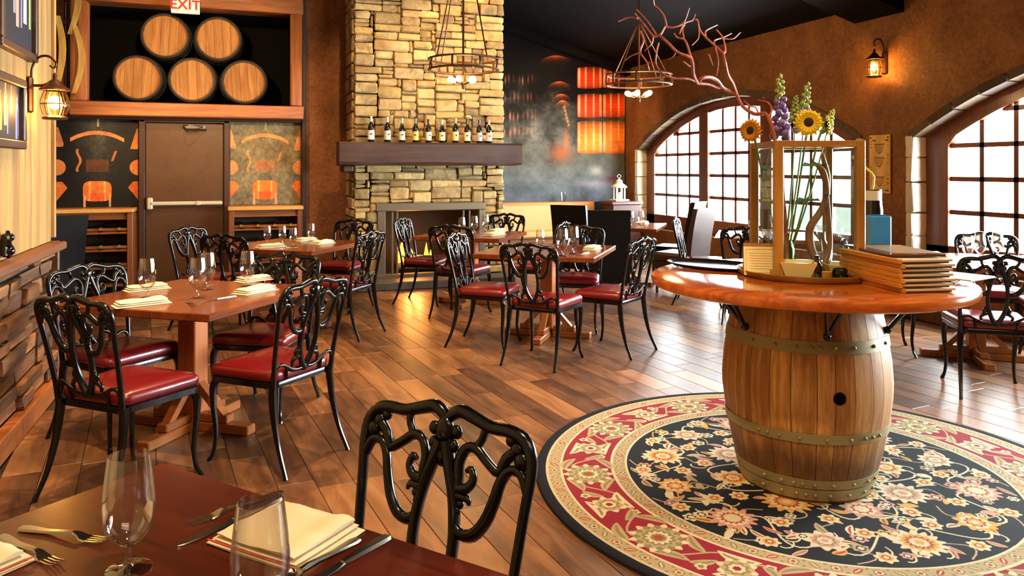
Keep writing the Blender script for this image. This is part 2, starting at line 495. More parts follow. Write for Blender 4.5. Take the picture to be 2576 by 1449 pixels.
nb.box((-1.93, 10.65, 2.8), (.06, 1.0, 1.3)).box((.69, 10.65, 2.8), (.06, 1.0, 1.3))
struct(nb.build('wall_niche', BLK, smooth=0))
# mural wall (its print is a part of it)
mw = MB()
mw.add([(3.2, 11.5, -.01), (6.5, 11.5, -.01), (6.5, 11.5, ceil_z(6.5) + .1), (3.2, 11.5, ceil_z(3.2) + .1)], [(0, 1, 2, 3)])
mw.add([(3.2, 11.65, -.01), (6.5, 11.65, -.01), (6.5, 11.65, ceil_z(6.5) + .1), (3.2, 11.65, ceil_z(3.2) + .1)], [(3, 2, 1, 0)])
mw.box((3.25, 10.8, 2.2), (.1, 1.5, 4.4))
wm = struct(mw.build('wall_mural', BLK, smooth=0))
def mural_img():
    k = 3; x0, y0 = 1262, 40; W, Hh = 313, 475
    yy, xx = np.mgrid[0:Hh * k, 0:W * k].astype(np.float32); X = xx / k + x0; Y = yy / k + y0
    def blobs(sc, seed):
        r = np.random.default_rng(seed).random((int(Hh / sc) + 3, int(W / sc) + 3)).astype(np.float32)
        fy = Y - y0; fx = X - x0
        iy = (fy / sc).astype(int); ix = (fx / sc).astype(int); ty = fy / sc - iy; tx = fx / sc - ix
        ty = ty * ty * (3 - 2 * ty); tx = tx * tx * (3 - 2 * tx)
        return (r[iy, ix] * (1 - tx) + r[iy, ix + 1] * tx) * (1 - ty) + (r[iy + 1, ix] * (1 - tx) + r[iy + 1, ix + 1] * tx) * ty
    n = .5 * blobs(40, 1) + .3 * blobs(16, 2) + .2 * blobs(6, 3)
    g = np.clip((Y - 215 + (n - .5) * 120) / 150, 0, 1)
    low = np.array([.44, .44, .40], np.float32); lowb = np.array([.40, .45, .50], np.float32)
    lw_ = np.clip((Y - 400) / 100, 0, 1)[..., None]
    img = np.array([.045, .028, .024], np.float32) * (1 - g[..., None]) + (low * (1 - lw_) + lowb * lw_) * (.72 + .45 * (n[..., None] - .4)) * g[..., None]
    def glow(cx, cy, rx, ry, col, a):
        nonlocal img
        q = np.exp(-(((X - cx) / rx) ** 2 + ((Y - cy) / ry) ** 2))[..., None] * a
        img = img * (1 - np.clip(q, 0, 1)) + np.array(col, np.float32) * np.clip(q, 0, 1)
    for cx, cy, rx in ((1395, 150, 42), (1404, 216, 32), (1410, 248, 26), (1413, 264, 20)):
        d = Y - (cy - 14 + ((X - cx) / rx) ** 2 * 14)
        m = (np.abs(X - cx) < rx) * np.exp(-np.clip(d, 0, 99) / 7) * (d > 0)
        img += m[..., None] * np.array([.85, .35, .13], np.float32) * (1 - np.abs((X - cx) / rx))[..., None]
    for i in range(6): glow(1417 + i * 2.2, 268 + i * 9, 3, 4, (.85, .55, .35), .8)
    glow(1408, 385, 26, 22, (.6, .3, .16), .8); glow(1422, 350, 7, 26, (.65, .36, .22), .7)
    rr = np.random.default_rng(5)
    for row, yb in ((0, 215), (1, 262), (2, 310), (3, 350)):
        for j in range(8):
            cx = 1270 + j * 11 + rr.uniform(-3, 3)
            glow(cx, yb - 20 + rr.uniform(-3, 3), 2.2, 11, (.75, .42, .34), rr.uniform(.2, .95) * (1.2 - j * .11))
    tiers = ((166, 222, (.80, .22, .10)), (234, 296, (.85, .25, .12)), (302, 388, (.98, .50, .17)))
    for a, b, col in tiers:
        for sx in (1450, 1516):
            ww = 65; u = (X - sx) / ww; v = (Y - (a + b) / 2) / ((b - a) / 2)
            inside = (u > 0) & (u < 1) & (np.abs(v) < 1 - .10 * (2 * u - 1) ** 2)
            sh = (.35 + .75 * np.sqrt(np.clip(1 - v * v, 0, 1))) * (.75 + .45 * n)
            st = (.8 + .35 * (v * .5 + .5)) * (1 - .12 * (np.abs(((v * 3.5) % 1) - .5) > .44))
            c = np.array(col, np.float32)[None, None] * (sh * st)[..., None]
            img = np.where(inside[..., None], c, img)
            hoop = inside & ((np.abs(u - .08) < .045) | (np.abs(u - .34) < .035) | (np.abs(u - .66) < .035) | (np.abs(u - .93) < .045))
            img = np.where(hoop[..., None], np.array([1, .72, .5], np.float32) * (sh * .85)[..., None], img)
    img[(X > 1545) & (Y < 232) & (Y > 100)] *= .5
    glow(1500, 430, 16, 12, (.62, .60, .56), .7); glow(1490, 462, 40, 10, (.56, .52, .58), .6); glow(1540, 450, 14, 8, (.4, .12, .14), .6)
    return img
mi = image_mat('cellar_mural_print', mural_img(), .8, .0, 0, .1)
me = D.meshes.new('mural_print')
xa, xb = 3.96, 6.18
me.from_pydata([(xa, 11.49, .9), (xb, 11.49, .9), (xb, 11.49, ceil_z(xb) - .1), (xa, 11.49, ceil_z(xa) - .1)], [], [(0, 1, 2, 3)])
def mural_uv(co):
    t = (co.x - xa) / (xb - xa); px = 1262 + t * 313
    sc = 1908 / (11.9 + t * 1.0)
    return (t, 1 - ((425 - (co.z - 1.45) * sc) - 40) / 475)
me.from_pydata if False else None
def grid_plane(name, x0, x1, z0, z1f, y, nx, nz):
    vs = []; fs = []
    for i in range(nx + 1):
        x = x0 + (x1 - x0) * i / nx
        for j in range(nz + 1):
            vs.append((x, y, z0 + (z1f(x) - z0) * j / nz))
    for i in range(nx):
        for j in range(nz): fs.append((i * (nz + 1) + j, (i + 1) * (nz + 1) + j, (i + 1) * (nz + 1) + j + 1, i * (nz + 1) + j + 1))
    me = D.meshes.new(name); me.from_pydata(vs, [], fs); return me
me = grid_plane('mural_print', xa, xb, .9, lambda x: ceil_z(x) - .1, 11.49, 12, 8)
uv_plane(me, mural_uv)
link('mural_print', me, mi, wm)

# ---- right wall with two arched windows
HW, SPR, PEAK, SILL = 2.42, 1.78, 2.48, .5
RA = (HW ** 2 + (PEAK - SPR) ** 2) / (2 * (PEAK - SPR))
def arch(d): return PEAK - RA + math.sqrt(max(0, RA * RA - d * d))
GHW, GPEAK, GSPR = 2.1, 2.3, 1.72
RG = (GHW ** 2 + (GPEAK - GSPR) ** 2) / (2 * (GPEAK - GSPR))
def garch(d): return GPEAK - RG + math.sqrt(max(0, RG * RG - d * d))
WINS = (8.7, 3.28)
wr = MB()
segs = [(-2.7, 3.28 - HW), (3.28 + HW, 8.7 - HW), (8.7 + HW, 11.6)]
def quad(mb, *p): mb.add(p, [(0, 1, 2, 3)])
CZ = 3.3
for a, b in segs:
    for x in (6.2, 6.5): quad(wr, (x, a, -.02), (x, b, -.02), (x, b, CZ), (x, a, CZ))
for yc in WINS:
    n = 28
    for i in range(n):
        a = -HW + 2 * HW * i / n; b = -HW + 2 * HW * (i + 1) / n
        for x in (6.2, 6.5):
            quad(wr, (x, yc + a, -.02), (x, yc + b, -.02), (x, yc + b, SILL), (x, yc + a, SILL))
            quad(wr, (x, yc + a, arch(a)), (x, yc + b, arch(b)), (x, yc + b, CZ), (x, yc + a, CZ))
        quad(wr, (6.2, yc + a, arch(a)), (6.2, yc + b, arch(b)), (6.5, yc + b, arch(b)), (6.5, yc + a, arch(a)))
        quad(wr, (6.2, yc + a, SILL), (6.2, yc + b, SILL), (6.5, yc + b, SILL), (6.5, yc + a, SILL))
    for sgn in (-1, 1):
        quad(wr, (6.2, yc + sgn * HW, SILL), (6.5, yc + sgn * HW, SILL), (6.5, yc + sgn * HW, SPR), (6.2, yc + sgn * HW, SPR))
wr = struct(wr.build('wall_right', STUR, smooth=0))
JST = pieces('pale_jamb_stone', ['d2ccb8', 'ece8d8', 'dedac8', 'c4bea8'], .8, .6, 5, 30, .3)
AST = pieces('grey_arch_stone', ['43362a', '564637', '64543f', '4d3f31'], .85, .6, 5, 30, .4)
for yc in WINS:
    for sgn in (-1, 1):
        z = SILL
        for hh in (.3, .22, .3, .24, .22):
            hh = min(hh, SPR - z)
            MB().box((0, 0, 0), (.24, .09, hh - .006), .012, jit=.006).build('jamb_stone', JST, wr, loc=(6.295, yc + sgn * (HW - .03), z + hh / 2)); z += hh
    th = math.asin(HW / RA); n = 18
    for i in range(n):
        a0 = -th + 2 * th * i / n + .002; a1 = -th + 2 * th * (i + 1) / n - .002
        vs = []
        pr = random.uniform(.0, .02)
        for x in (6.185 - pr * .5, 6.37):
            for r in (RA - .055 - random.uniform(0, .015), RA + .02):
                for a in (a0, (a0 + a1) / 2, a1):
                    vs.append((x, yc + r * math.sin(a), PEAK - RA + r * math.cos(a)))
        fs = [(0, 1, 4, 3), (1, 2, 5, 4), (6, 9, 10, 7), (7, 10, 11, 8), (0, 6, 7, 1), (1, 7, 8, 2), (3, 4, 10, 9), (4, 5, 11, 10), (0, 3, 9, 6), (2, 8, 11, 5)]
        MB().add(vs, fs).build('arch_stone', AST, wr)
FRW = wood('red_brown_window_wood', '4e2410', '7d421f', 'Z', 3, .4, .1, .1, .2)
FRWY = wood('red_brown_rail_wood', '4e2410', '7d421f', 'Y', 3, .4, .1, .1, .2)
def strip(mb, yc, lo, hi, fa, fb, x0, x1, n=24):
    """band between two height functions along the wall"""
    vs = []; fs = []
    for i in range(n + 1):
        d = lo + (hi - lo) * i / n
        za, zb = fa(d), fb(d)
        vs += [(x0, yc + d, za), (x1, yc + d, za), (x1, yc + d, zb), (x0, yc + d, zb)]
    for i in range(n):
        for k in range(4): fs.append((i * 4 + k, i * 4 + (k + 1) % 4, i * 4 + 4 + (k + 1) % 4, i * 4 + 4 + k))
    fs += [(0, 1, 2, 3), (n * 4 + 3, n * 4 + 2, n * 4 + 1, n * 4)]
    mb.add(vs, fs)
PANELS = ((-2.1, -.8), (-.58, .58), (.8, 2.1))
ROWS = (.72, 1.04, 1.355, 1.67, 1.985, 2.32)
for wi, yc in enumerate(WINS):
    root = struct(thing('window_%d' % (wi + 1), None, None))
    mb = MB(); strip(mb, yc, -HW, HW, lambda d: garch(d) if abs(d) < GHW else 1.66, lambda d: arch(d), 6.35, 6.46, 48)
    for sgn in (-1, 1): mb.box((6.405, yc + sgn * (GHW + HW) / 2, 1.15), (.11, HW - GHW, 1.32))
    mb.build('window_frame', FRW, root, smooth=0)
    MB().box((6.405, yc, .61), (.11, 2 * HW, .22), .006).build('bottom_rail', FRWY, root)
    for d in (-.69, .69):
        MB().box((6.39, yc + d, (.5 + garch(d)) / 2 + .03), (.13, .22, garch(d) - .48), .008).build('mullion', FRW, root)
    for pa, pb in PANELS:
        n = 4; wd = (pb - pa) / n
        for i in range(1, n):
            d = pa + wd * i; zt = garch(d)
            MB().box((6.405, yc + d, (.72 + zt) / 2), (.05, .044, zt - .72)).build('glazing_bar', FRW, root, smooth=0)
        for z in ROWS[1:-1]:
            lo, hi = pa, pb
            if z > GSPR:
                lim = math.sqrt(max(0, RG ** 2 - (z - GPEAK + RG) ** 2)); lo, hi = max(pa, -lim), min(pb, lim)
            if hi - lo > .06: MB().box((6.405, yc + (lo + hi) / 2, z), (.05, hi - lo, .044)).build('glazing_bar', FRWY, root, smooth=0)
        for i in range(n):
            a, b = pa + wd * i, pa + wd * (i + 1)
            for j in range(len(ROWS) - 1):
                z0, z1 = ROWS[j], ROWS[j + 1]
                ds = [a + (b - a) * k / 4 for k in range(5)]
                tops = [min(z1, garch(d)) for d in ds]
                if max(tops) - z0 < .02: continue
                poly = [(d, max(z0, t)) for d, t in zip(ds, tops)][::-1] + [(a, z0), (b, z0)]
                # polygon in (y, z) turned into a thin pane
                M = Matrix(((0, 0, 1, 6.405), (1, 0, 0, yc), (0, 1, 0, 0), (0, 0, 0, 1)))
                MB().prism(poly, -.003, .003, M).build('pane', PANE, root, smooth=0)
# pale patio outside the windows
PAT = rough_wall('pale_patio', '9a958a', 'b8b2a4', 1.5, .2)
struct(MB().box((16.6, 6, -.2), (20, 40, .2)).build('patio_ground', PAT, smooth=0))

# ---- exit door in the back wall
DOORM = rough_wall('brown_painted_door', '4a2e18', '5c3b20', 1.2, .05, .42, .5)
DFR = simple('dark_brown_door_frame', '3c2314', .5)
d1 = struct(thing('door_1', None, None, (-.605, 9.98, 0)))
MB().box((0, -.03, 1.0), (.86, .05, 1.99), .004).build('door_leaf', DOORM, d1)
mb = MB().box((-.47, -.03, 1.02), (.07, .1, 2.04), .008).box((.47, -.03, 1.02), (.07, .1, 2.04), .008).box((0, -.03, 2.03), (1.0, .1, .05), .006)
mb.build('door_frame', DFR, d1)
PB = simple('pale_metal_push_bar', 'd9cfb4', .35, .3)
mb = MB().box((.02, -.11, 1.04), (.8, .04, .045), .01); mb.box((-.38, -.09, 1.04), (.06, .08, .14), .012).box((.15, -.115, 1.04), (.05, .05, .05), .006)
mb.build('push_bar', PB, d1)
MB().box((.12, -.09, 1.955), (.24, .08, .055), .008).tube([(.2, -.14, 1.96), (.05, -.3, 1.965), (-.02, -.1, 1.97)], .008, 6).build('door_closer', simple('grey_metal_closer', '6a635a', .4, .6), d1)

# ================================================================== THINGS ON AND AROUND THE WALLS
RY = Matrix.Rotation(PI / 2, 4, 'X')          # turns a lathe (axis z) to lie along -y/+y
TIMB = wood('rough_orange_timber', '6a3210', 'c07430', 'X', 3.5, .55, .12, .3, mid='9a5420')
TIMBZ = wood('rough_orange_timber_upright', '6a3210', 'c07430', 'Z', 3.5, .55, .12, .3, mid='9a5420')
t = thing('timber_frame', 'rough orange timber frame around the dark barrel niche above the exit door', 'frame', (-.52, 9.9, 2.06))
MB().box((0, -.02, .085), (2.56, .26, .17), .012, jit=.006).build('plank', TIMB, t)
MB().box((0, 0, 1.42), (2.56, .2, .2), .012, jit=.006).build('plank', TIMB, t)
MB().box((-1.195, 0, .745), (.17, .2, 1.15), .012, jit=.005).build('plank', TIMBZ, t)
MB().box((1.2, 0, .745), (.14, .2, 1.15), .012, jit=.005).build('plank', TIMBZ, t)
DK = simple('dark_brown_trim', '2a160c', .5)
struct(MB().box((.775, 9.93, 2.2), (.05, .14, 4.4), .006).build('trim_5', DK))
struct(MB().box((-2.03, 9.9, 1.02), (.1, .2, 2.04), .008).build('trim_6', DFR))
struct(MB().box((-.62, 9.93, 2.045), (2.72, .14, .03), .004).build('trim_7', DK))

HEADW = wood('barrel_head_oak', '8e5420', 'd79a50', 'Z', 4, .6, .1, .15, mid='b8742f')
STVD = wood('dark_barrel_staves', '2a1a10', '4e3018', 'Z', 4, .6, .15, .2)
HOOP = simple('dark_iron_hoop', '1d1712', .5, .6)
def slice_board(r, a, b, n=6):
    pts = [(a, math.sqrt(max(0, r * r - a * a)))]
    for i in range(1, n + 1):
        u = a + (b - a) * i / n; pts.append((u, math.sqrt(max(0, r * r - u * u))))
    return [(u, -v) for u, v in pts] + [(u, v) for u, v in reversed(pts)]
def cask():
    t = thing('wine_barrel', '', 'barrel', group='casks stacked in the wall niche')
    prof = [(.262 + .036 * math.sin(PI * i / 10), -.45 + .09 * i) for i in range(11)]
    inner = [(.25, -.45), (.25, -.405)]
    MB().lathe(prof, 32, RY @ Matrix.Translation((0, 0, 0)), cap=False).lathe([(.262, .45), (.244, .45), (.244, .42)], 32, RY, cap=False).lathe([(.262, -.45), (.0001, -.45)], 32, RY, cap=False).build('staves', STVD, t)
    for zz, r in ((.41, .279), (.33, .289), (.2, .3)):
        MB().lathe([(r - .012, zz - .022), (r + .002, zz - .022), (r - .002, zz + .022), (r - .016, zz + .022)], 32, RY, cap=False).build('hoop', HOOP, t)
    n = 5
    for i in range(n):
        a = -.244 + .488 * i / n; b = a + .488 / n - .0025
        M = Matrix(((1, 0, 0, 0), (0, 0, -1, 0), (0, 1, 0, 0), (0, 0, 0, 1)))
        MB().prism(slice_board(.244, a, b), .405, .428 + random.uniform(0, .004), M).build('head_board', HEADW, t)
    return t
c0 = cask(); ctpl = None
labs = [((-1.14, 2.545), 'oak wine barrel at the lantern end of the bottom row in the wall niche', .04),
        ((-.535, 2.545), 'oak wine barrel with knotty head in the middle of the niche bottom row', 3.1),
        ((.07, 2.545), 'oak wine barrel at the chimney end of the bottom row in the niche', -.06),
        ((-.84, 3.07), 'darker headed oak barrel on the upper tier under the exit sign', .05),
        ((-.235, 3.07), 'pale headed oak barrel on the upper tier nearer the chimney', -.05)]
for i, ((x, z), lb, tw) in enumerate(labs):
    if i == 0:
        ctpl = template(c0); r = c0; r.location = (x, 10.56, z); r['label'] = lb
    else: r = dup(c0, ctpl, (x, 10.56, z), 0, lb)
    r.rotation_euler = (0, tw, 0)
# exit sign
t = thing('exit_sign', 'white exit sign with red letters hung over the barrel niche frame', 'sign', (-.585, 9.66, 3.26))
MB().box((0, 0, .11), (.31, .05, .2), .006).build('sign_box', simple('white_sign_face', 'e9dcc8', .5, emit='ffd9c0', es=.25), t)
MB().box((0, .06, .27), (.05, .03, .34)).build('bracket', simple('sign_bracket', 'b0a595', .5), t)
fc = D.curves.new('exit_lettering', 'FONT'); fc.body = 'EXIT'; fc.size = .155; fc.align_x = 'CENTER'; fc.extrude = .002; fc.offset = .0035; fc.space_character = 1.05
fo = D.objects.new('lettering', fc); COL.objects.link(fo); fo.parent = t; fo.location = (0, -.027, .058); fo.rotation_euler = (PI / 2, 0, 0)
bpy.context.view_layer.update()
lm = D.meshes.new_from_object(fo.evaluated_get(bpy.context.evaluated_depsgraph_get())); D.objects.remove(fo)
lm.materials.clear()
lo = link('lettering', lm, simple('red_letter_paint', 'd2202a', .5, emit='e02028', es=.3), t, (0, -.027, .058)); lo.rotation_euler = (PI / 2, 0, 0)

# consoles with wine racks, prints above them
CTOP = wood('honey_counter_wood', 'b87430', 'e8ae62', 'X', 4, .35, .1, .05, .2)
RACK = wood('rack_wood', '5a2e14', '9a5c28', 'X', 4, .5, .15, .15)
RACKZ = wood('rack_upright_wood', '5a2e14', '8a4c20', 'Z', 4, .5, .15, .15)
DARKB = simple('dark_bottle_glass', '0d0f0a', .15, 0, .6, .4)
bt = None
def lying_bottle():
    o = MB().lathe([(.001, -.13), (.036, -.13), (.037, -.12), (.037, .05), (.03, .08), (.014, .11), (.013, .16), (.0001, .16)], 12, RY, cap=False)
    t = props(D.objects.new('wine_bottle', None), '', 'bottle', 'bottles lying in the wine racks'); COL.objects.link(t)
    o.build('bottle_body', DARKB, t); MB().lathe([(.0155, .1), (.0155, .163), (.0001, .163)], 10, RY, cap=False).build('foil_cap', simple('gold_foil', 'b8924c', .4, .6), t)
    return t
lb0 = lying_bottle(); lbt = template(lb0); first = True
for x0, x1, nm in ((-1.99, -1.13, 'by the leather chair'), (-.12, .75, 'by the chimney')):
    w_ = x1 - x0
    t = thing('wine_console', 'wooden wine rack console with honey coloured top beside the exit door, ' + nm, 'console', ((x0 + x1) / 2, 9.8, 0))
    MB().box((0, 0, .975), (w_, .36, .045), .006).build('countertop', CTOP, t)
    MB().box((0, -.1, .91), (w_ - .04, .06, .08), .004).build('apron', RACK, t)
    for s in (-1, 1): MB().box((s * (w_ / 2 - .04), 0, .475), (.06, .32, .95), .006).build('side_panel', RACKZ, t)
    MB().box((0, .13, .48), (w_ - .14, .02, .88)).build('back_panel', DK, t)
    for z in (.12, .32, .52, .72): MB().box((0, -.02, z), (w_ - .14, .26, .022), .003).build('shelf', RACK, t)
    for z in (.3, .5, .7): MB().box((0, -.14, z + .06), (w_ - .14, .018, .03), .003).build('rack_rail', RACK, t)
    for z in (.331, .531, .731):
        for k in range(4):
            p = ((x0 + x1) / 2 - (w_ - .3) / 2 + (w_ - .3) * k / 3, 9.78, z + .038)
            pos = (('end', 'third', 'second', 'first') if x0 < -1 else ('first', 'second', 'third', 'end'))[k]
            lbx = 'dark bottle on the %s rack shelf %s, %s from the exit door' % ({.331: 'lower', .531: 'middle', .731: 'upper'}[z], nm, pos.replace('end', 'fourth'))
            if first: lb0.location = p; lb0['label'] = lbx; first = False
            else: dup(lb0, lbt, p, 0, lbx, 'bottles lying in the wine racks ' + nm)
lb0['group'] = 'bottles lying in the wine racks by the leather chair'
def panel_img(pale):
    n = 500; v, u = np.mgrid[0:n, 0:n].astype(np.float32) / n
    r = np.random.default_rng(3 + pale)
    def blob(k):
        g = r.random((k + 2, k + 2)).astype(np.float32); a = v * k; b = u * k; i = a.astype(int); j = b.astype(int); ty = a - i; tx = b - j
        return (g[i, j] * (1 - tx) + g[i, j + 1] * tx) * (1 - ty) + (g[i + 1, j] * (1 - tx) + g[i + 1, j + 1] * tx) * ty
    t_ = .35 * blob(9) + .35 * blob(28) + .3 * blob(60)
    lo, hi = (np.array([.10, .09, .07]), np.array([.34, .32, .25])) if not pale else (np.array([.26, .23, .16]), np.array([.62, .56, .42]))
    img = lo + (hi - lo) * (t_[..., None] * 1.1)
    if not pale:
        d = np.clip(1.1 - np.abs(u - .5) * 3.2, 0, 1) * np.clip(1.2 - v * 1.2, 0, 1); img = img * (.22 + .9 * d[..., None])
    OR = np.array([.90, .52, .26]); OB = np.array([.92, .46, .18])
    if pale: OR = np.array([.86, .55, .32])
    def put(m, c, a=1.0):
        nonlocal img
        img = np.where(m[..., None], img * (1 - a) + np.array(c) * a * (.75 + .5 * t_[..., None]), img)
    c = .155 + ((u - .49) / .33) ** 2 * .085; put((np.abs(v - c) < .022) & (np.abs(u - .49) < .33), OR, .95)
    put((u < .10 - (v - .12) * .1) & (v > .1) & (v < .32) & (u < .02 + (v - .1) * .35), OR, .9)
    put((1 - u < .02 + (v - .1) * .35) & (1 - u < .12) & (v > .1) & (v < .34), OR, .9)
    for s in (0, 1):
        uu = u if s == 0 else 1 - u
        put((uu / .11) ** 2 + ((v - .55) / .09) ** 2 < 1, OR, .9)
        put((uu < .13 - np.abs(v - .78) * .9) & (np.abs(v - .83) < .12), OB, .9)
    put((np.abs(u - .49) < .14) & (np.abs(v - .53) < .07), (.42, .22, .12) if not pale else (.66, .42, .26), .75)
    q = (np.abs((u - .49) / .175) ** 4 + np.abs((v - .82) / .115) ** 4) < 1; put(q, OB, .95)
    put(q & (np.abs(np.abs(u - .49) - .09) < .012), (.98, .72, .32), .8); put(q & (v > .84) & (np.abs(u - .49) < .09), (.85, .30, .14), .7)
    for s in (-1, 1): put((np.abs(u - .49 - s * .155) < .014) & (v > .86), (.86, .62, .42), .9)
    put((np.abs(u - .265 - .02 * np.sin(v * 30)) < .016) & (v > .34) & (v < .6), OR, .8)
    put((np.abs(u - .72 + (v - .36) * .4) < .016) & (v > .36) & (v < .48), OR, .7)
    put((np.abs(u - .5) < .012) & (v < .09), (.75, .68, .42), .9)
    return img
for x0, x1, pale, lb in ((-1.97, -1.12, 0, 'dark cellar print with mirrored orange casks above the console by the leather chair'),
                         (-.1, .74, 1, 'pale stone cellar print with mirrored orange casks above the console near the chimney')):
    mb = MB().box(((x0 + x1) / 2, 9.99, 1.52), (x1 - x0, .012, 1.03))
    o = mb.build('wall_print', image_mat('cellar_print_%d' % pale, panel_img(pale), .5), smooth=0)
    uv_plane(o.data, lambda co, x0=x0, x1=x1: ((co.x - x0) / (x1 - x0), (co.z - 1.005) / 1.03))
    props(o, lb, 'print')
# ---- bent barrel staves hung beside the niche
t = thing('stave_sculpture', 'bent barrel staves hung in two pairs beside the niche frame above the wall lantern', 'wall decoration', (-1.8, 9.74, 2.3))
STV = wood('golden_bent_stave', 'b07828', 'f0bc5c', 'Z', 3, .5, .2, .15)
for (x, z0, z1, bow, s) in ((-.14, .72, 1.62, -.05, .07), (.02, .66, 1.55, .10, .06), (-.1, .1, .86, .06, .065), (.06, .0, .78, .09, .06)):
    vs = []; fs = []; n = 12
    for i in range(n + 1):
        q = i / n; b = math.sin(PI * q) * bow; wd = s * (.75 + .25 * math.sin(PI * q))
        for dx, dy in ((-wd / 2, 0), (wd / 2, 0), (wd / 2, -.03), (-wd / 2, -.03)): vs.append((x + b + dx, -.04 - math.sin(PI * q) * .06 + dy, z0 + (z1 - z0) * q))
    for i in range(n):
        for k in range(4): fs.append((i * 4 + k, i * 4 + (k + 1) % 4, i * 4 + 4 + (k + 1) % 4, i * 4 + 4 + k))
    fs += [(3, 2, 1, 0), (n * 4, n * 4 + 1, n * 4 + 2, n * 4 + 3)]
    MB().add(vs, fs).build('stave', STV, t)
MB().box((-.05, -.03, .8), (.3, .05, .06), .01).build('cross_batten', DK, t)

# ---- fireplace
STONE = pieces('ledge_stone', ['665640', '8f7a52', 'b29860', '86704a', 'c4a86e', '9c7c4e', 'b59a68', '766448'], .85, .7, 8, 45, .28)
MORT = rough_wall('mortar', '6a583c', '85704c', 5, .5)
IRONG = simple('grey_brown_metal_surround', '6e6250', .42, .55)
fp = thing('fireplace', 'stacked tan ledge stone chimney with a wide metal framed firebox', 'fireplace', (0, 0, 0))
mb = MB()
mb.box((1.49, 9.72, 2.2), (.3, .6, 4.5)).box((3.12, 9.72, 2.2), (.26, .6, 4.5)).box((2.3, 9.72, 2.74), (1.9, .6, 3.42)).box((2.3, 10.15, 2.2), (1.92, .3, 4.5))
mb.box((2.3, 9.5, .04), (1.9, 1.0, .1)).build('chimney_core', MORT, fp, smooth=0)
OX0, OX1, OZ = 1.60, 3.00, 1.03
srnd = random.Random(21); G = .0485; NX = 40; NZ = 83
occ = [[False] * NZ for _ in range(NX)]
def cell_free(i, j):
    if i >= NX or j >= NZ or occ[i][j]: return False
    x, z = 1.33 + (i + .5) * G, .1 + (j + .5) * G
    return not (OX0 < x < OX1 and z < OZ)
for j in range(NZ):
    for i in range(NX):
        if not cell_free(i, j): continue
        hgt = srnd.choice((1, 1, 2, 2, 2, 2, 3, 3)); wid = srnd.randint(hgt + 2, hgt + 6)
        w2 = 0
        while w2 < wid and cell_free(i + w2, j): w2 += 1
        if i + w2 == NX - 1: w2 += 1 if cell_free(i + w2, j) else 0
        h2 = 1
        while h2 < hgt and all(cell_free(i + k, j + h2) for k in range(w2)): h2 += 1
        for p in range(w2):
            for q in range(h2): occ[i + p][j + q] = True
        wd, hh = w2 * G, h2 * G; dp = srnd.uniform(.055, .1)
        MB().box((0, 0, 0), (wd - .009, dp, hh - .009), .015, jit=.008).build('stone', STONE, fp, loc=(1.33 + (i + w2 / 2) * G, 9.45 - dp / 2, .1 + (j + h2 / 2) * G))
z = .1
while z < 4.1:
    hh = srnd.choice((.1, .15, .2)); yy = 9.42
    for dl in (srnd.uniform(.2, .34), .3):
        MB().box((0, 0, 0), (.06, dl - .01, hh - .012), .012, jit=.006).build('stone', STONE, fp, loc=(1.335, yy + dl / 2, z + hh / 2)); yy += dl
        if yy > 9.85: break
    z += hh
MANT = wood('dark_hewn_mantel', '20100a', '482711', 'X', 3, .6, .05, .4, mid='341a0c')
mb = MB()
n = 14; vs = []; fs = []
for i in range(n + 1):
    x = 1.12 + 2.3 * i / n; j = lambda: random.uniform(-.008, .008)
    for yy, zz in ((9.12, 1.50), (9.10, 1.53), (9.1, 1.75), (9.12, 1.775), (9.42, 1.78), (9.42, 1.49)): vs.append((x, yy + j(), zz + (j() if yy < 9.4 and zz < 1.7 else 0)))
for i in range(n):
    for k in range(6): fs.append((i * 6 + k, i * 6 + (k + 1) % 6, i * 6 + 6 + (k + 1) % 6, i * 6 + 6 + k))
fs += [tuple(range(5, -1, -1)), tuple(n * 6 + k for k in range(6))]
mb.add(vs, fs).build('mantel', MANT, fp, smooth=25)
MB().box((1.23, 9.3, 1.45), (.12, .3, .07), .01).build('corbel', MANT, fp)
mb = MB().box((2.3, 9.39, .975), (1.42, .1, .1), .01).box((1.66, 9.38, .51), (.1, .06, .84), .006).box((2.96, 9.38, .51), (.08, .06, .84), .006).box((2.3, 9.37, .12), (1.4, .08, .05), .006)
mb.build('metal_surround', IRONG, fp)
for x in (1.80, 1.86, 2.72, 2.8): MB().box((x, 9.385, .51), (.022, .03, .82), .003).build('door_rail', IRONG, fp)
SOOT = simple('soot_black_firebox', '15100d', .8)
mb = MB().box((2.3, 9.98, .55), (1.42, .03, 1.0)).box((1.61, 9.72, .55), (.03, .54, 1.0)).box((2.99, 9.72, .55), (.03, .54, 1.0)).box((2.3, 9.72, .1), (1.4, .54, .03))
mb.build('firebox_lining', SOOT, fp, smooth=0)
HEARTH = rough_wall('grey_hearth_slab', '38342f', '55504a', 3, .2, .4)
MB().box((2.3, 9.2, .05), (1.98, .46, .1), .012).build('hearth', HEARTH, fp)
LOGM = wood('charred_log', '120a06', '3a2212', 'X', 5, .8, .2, .5)
for (x, yy, zz, ln, r, a) in ((2.2, 9.66, .19, .62, .055, .1), (2.45, 9.74, .19, .6, .05, -.15), (2.3, 9.68, .28, .55, .045, .35)):
    o = MB().tube([(-ln / 2, 0, 0), (-ln / 4, .01, .01), (ln / 4, -.01, 0), (ln / 2, 0, .01)], [r, r * 1.05, r * .95, r], 9, smooth=2).build('log', LOGM, fp, loc=(x, yy, zz)); o.rotation_euler = (0, 0, a)
def emit_mat(name, c, e):
    nt = NT(name); nt.set(Base_Color=rgb(c)); nt.b.inputs['Emission Color'].default_value = rgb(c); nt.b.inputs['Emission Strength'].default_value = e; return nt.m
FLAME = emit_mat('orange_flame', 'ff8a1e', 9)
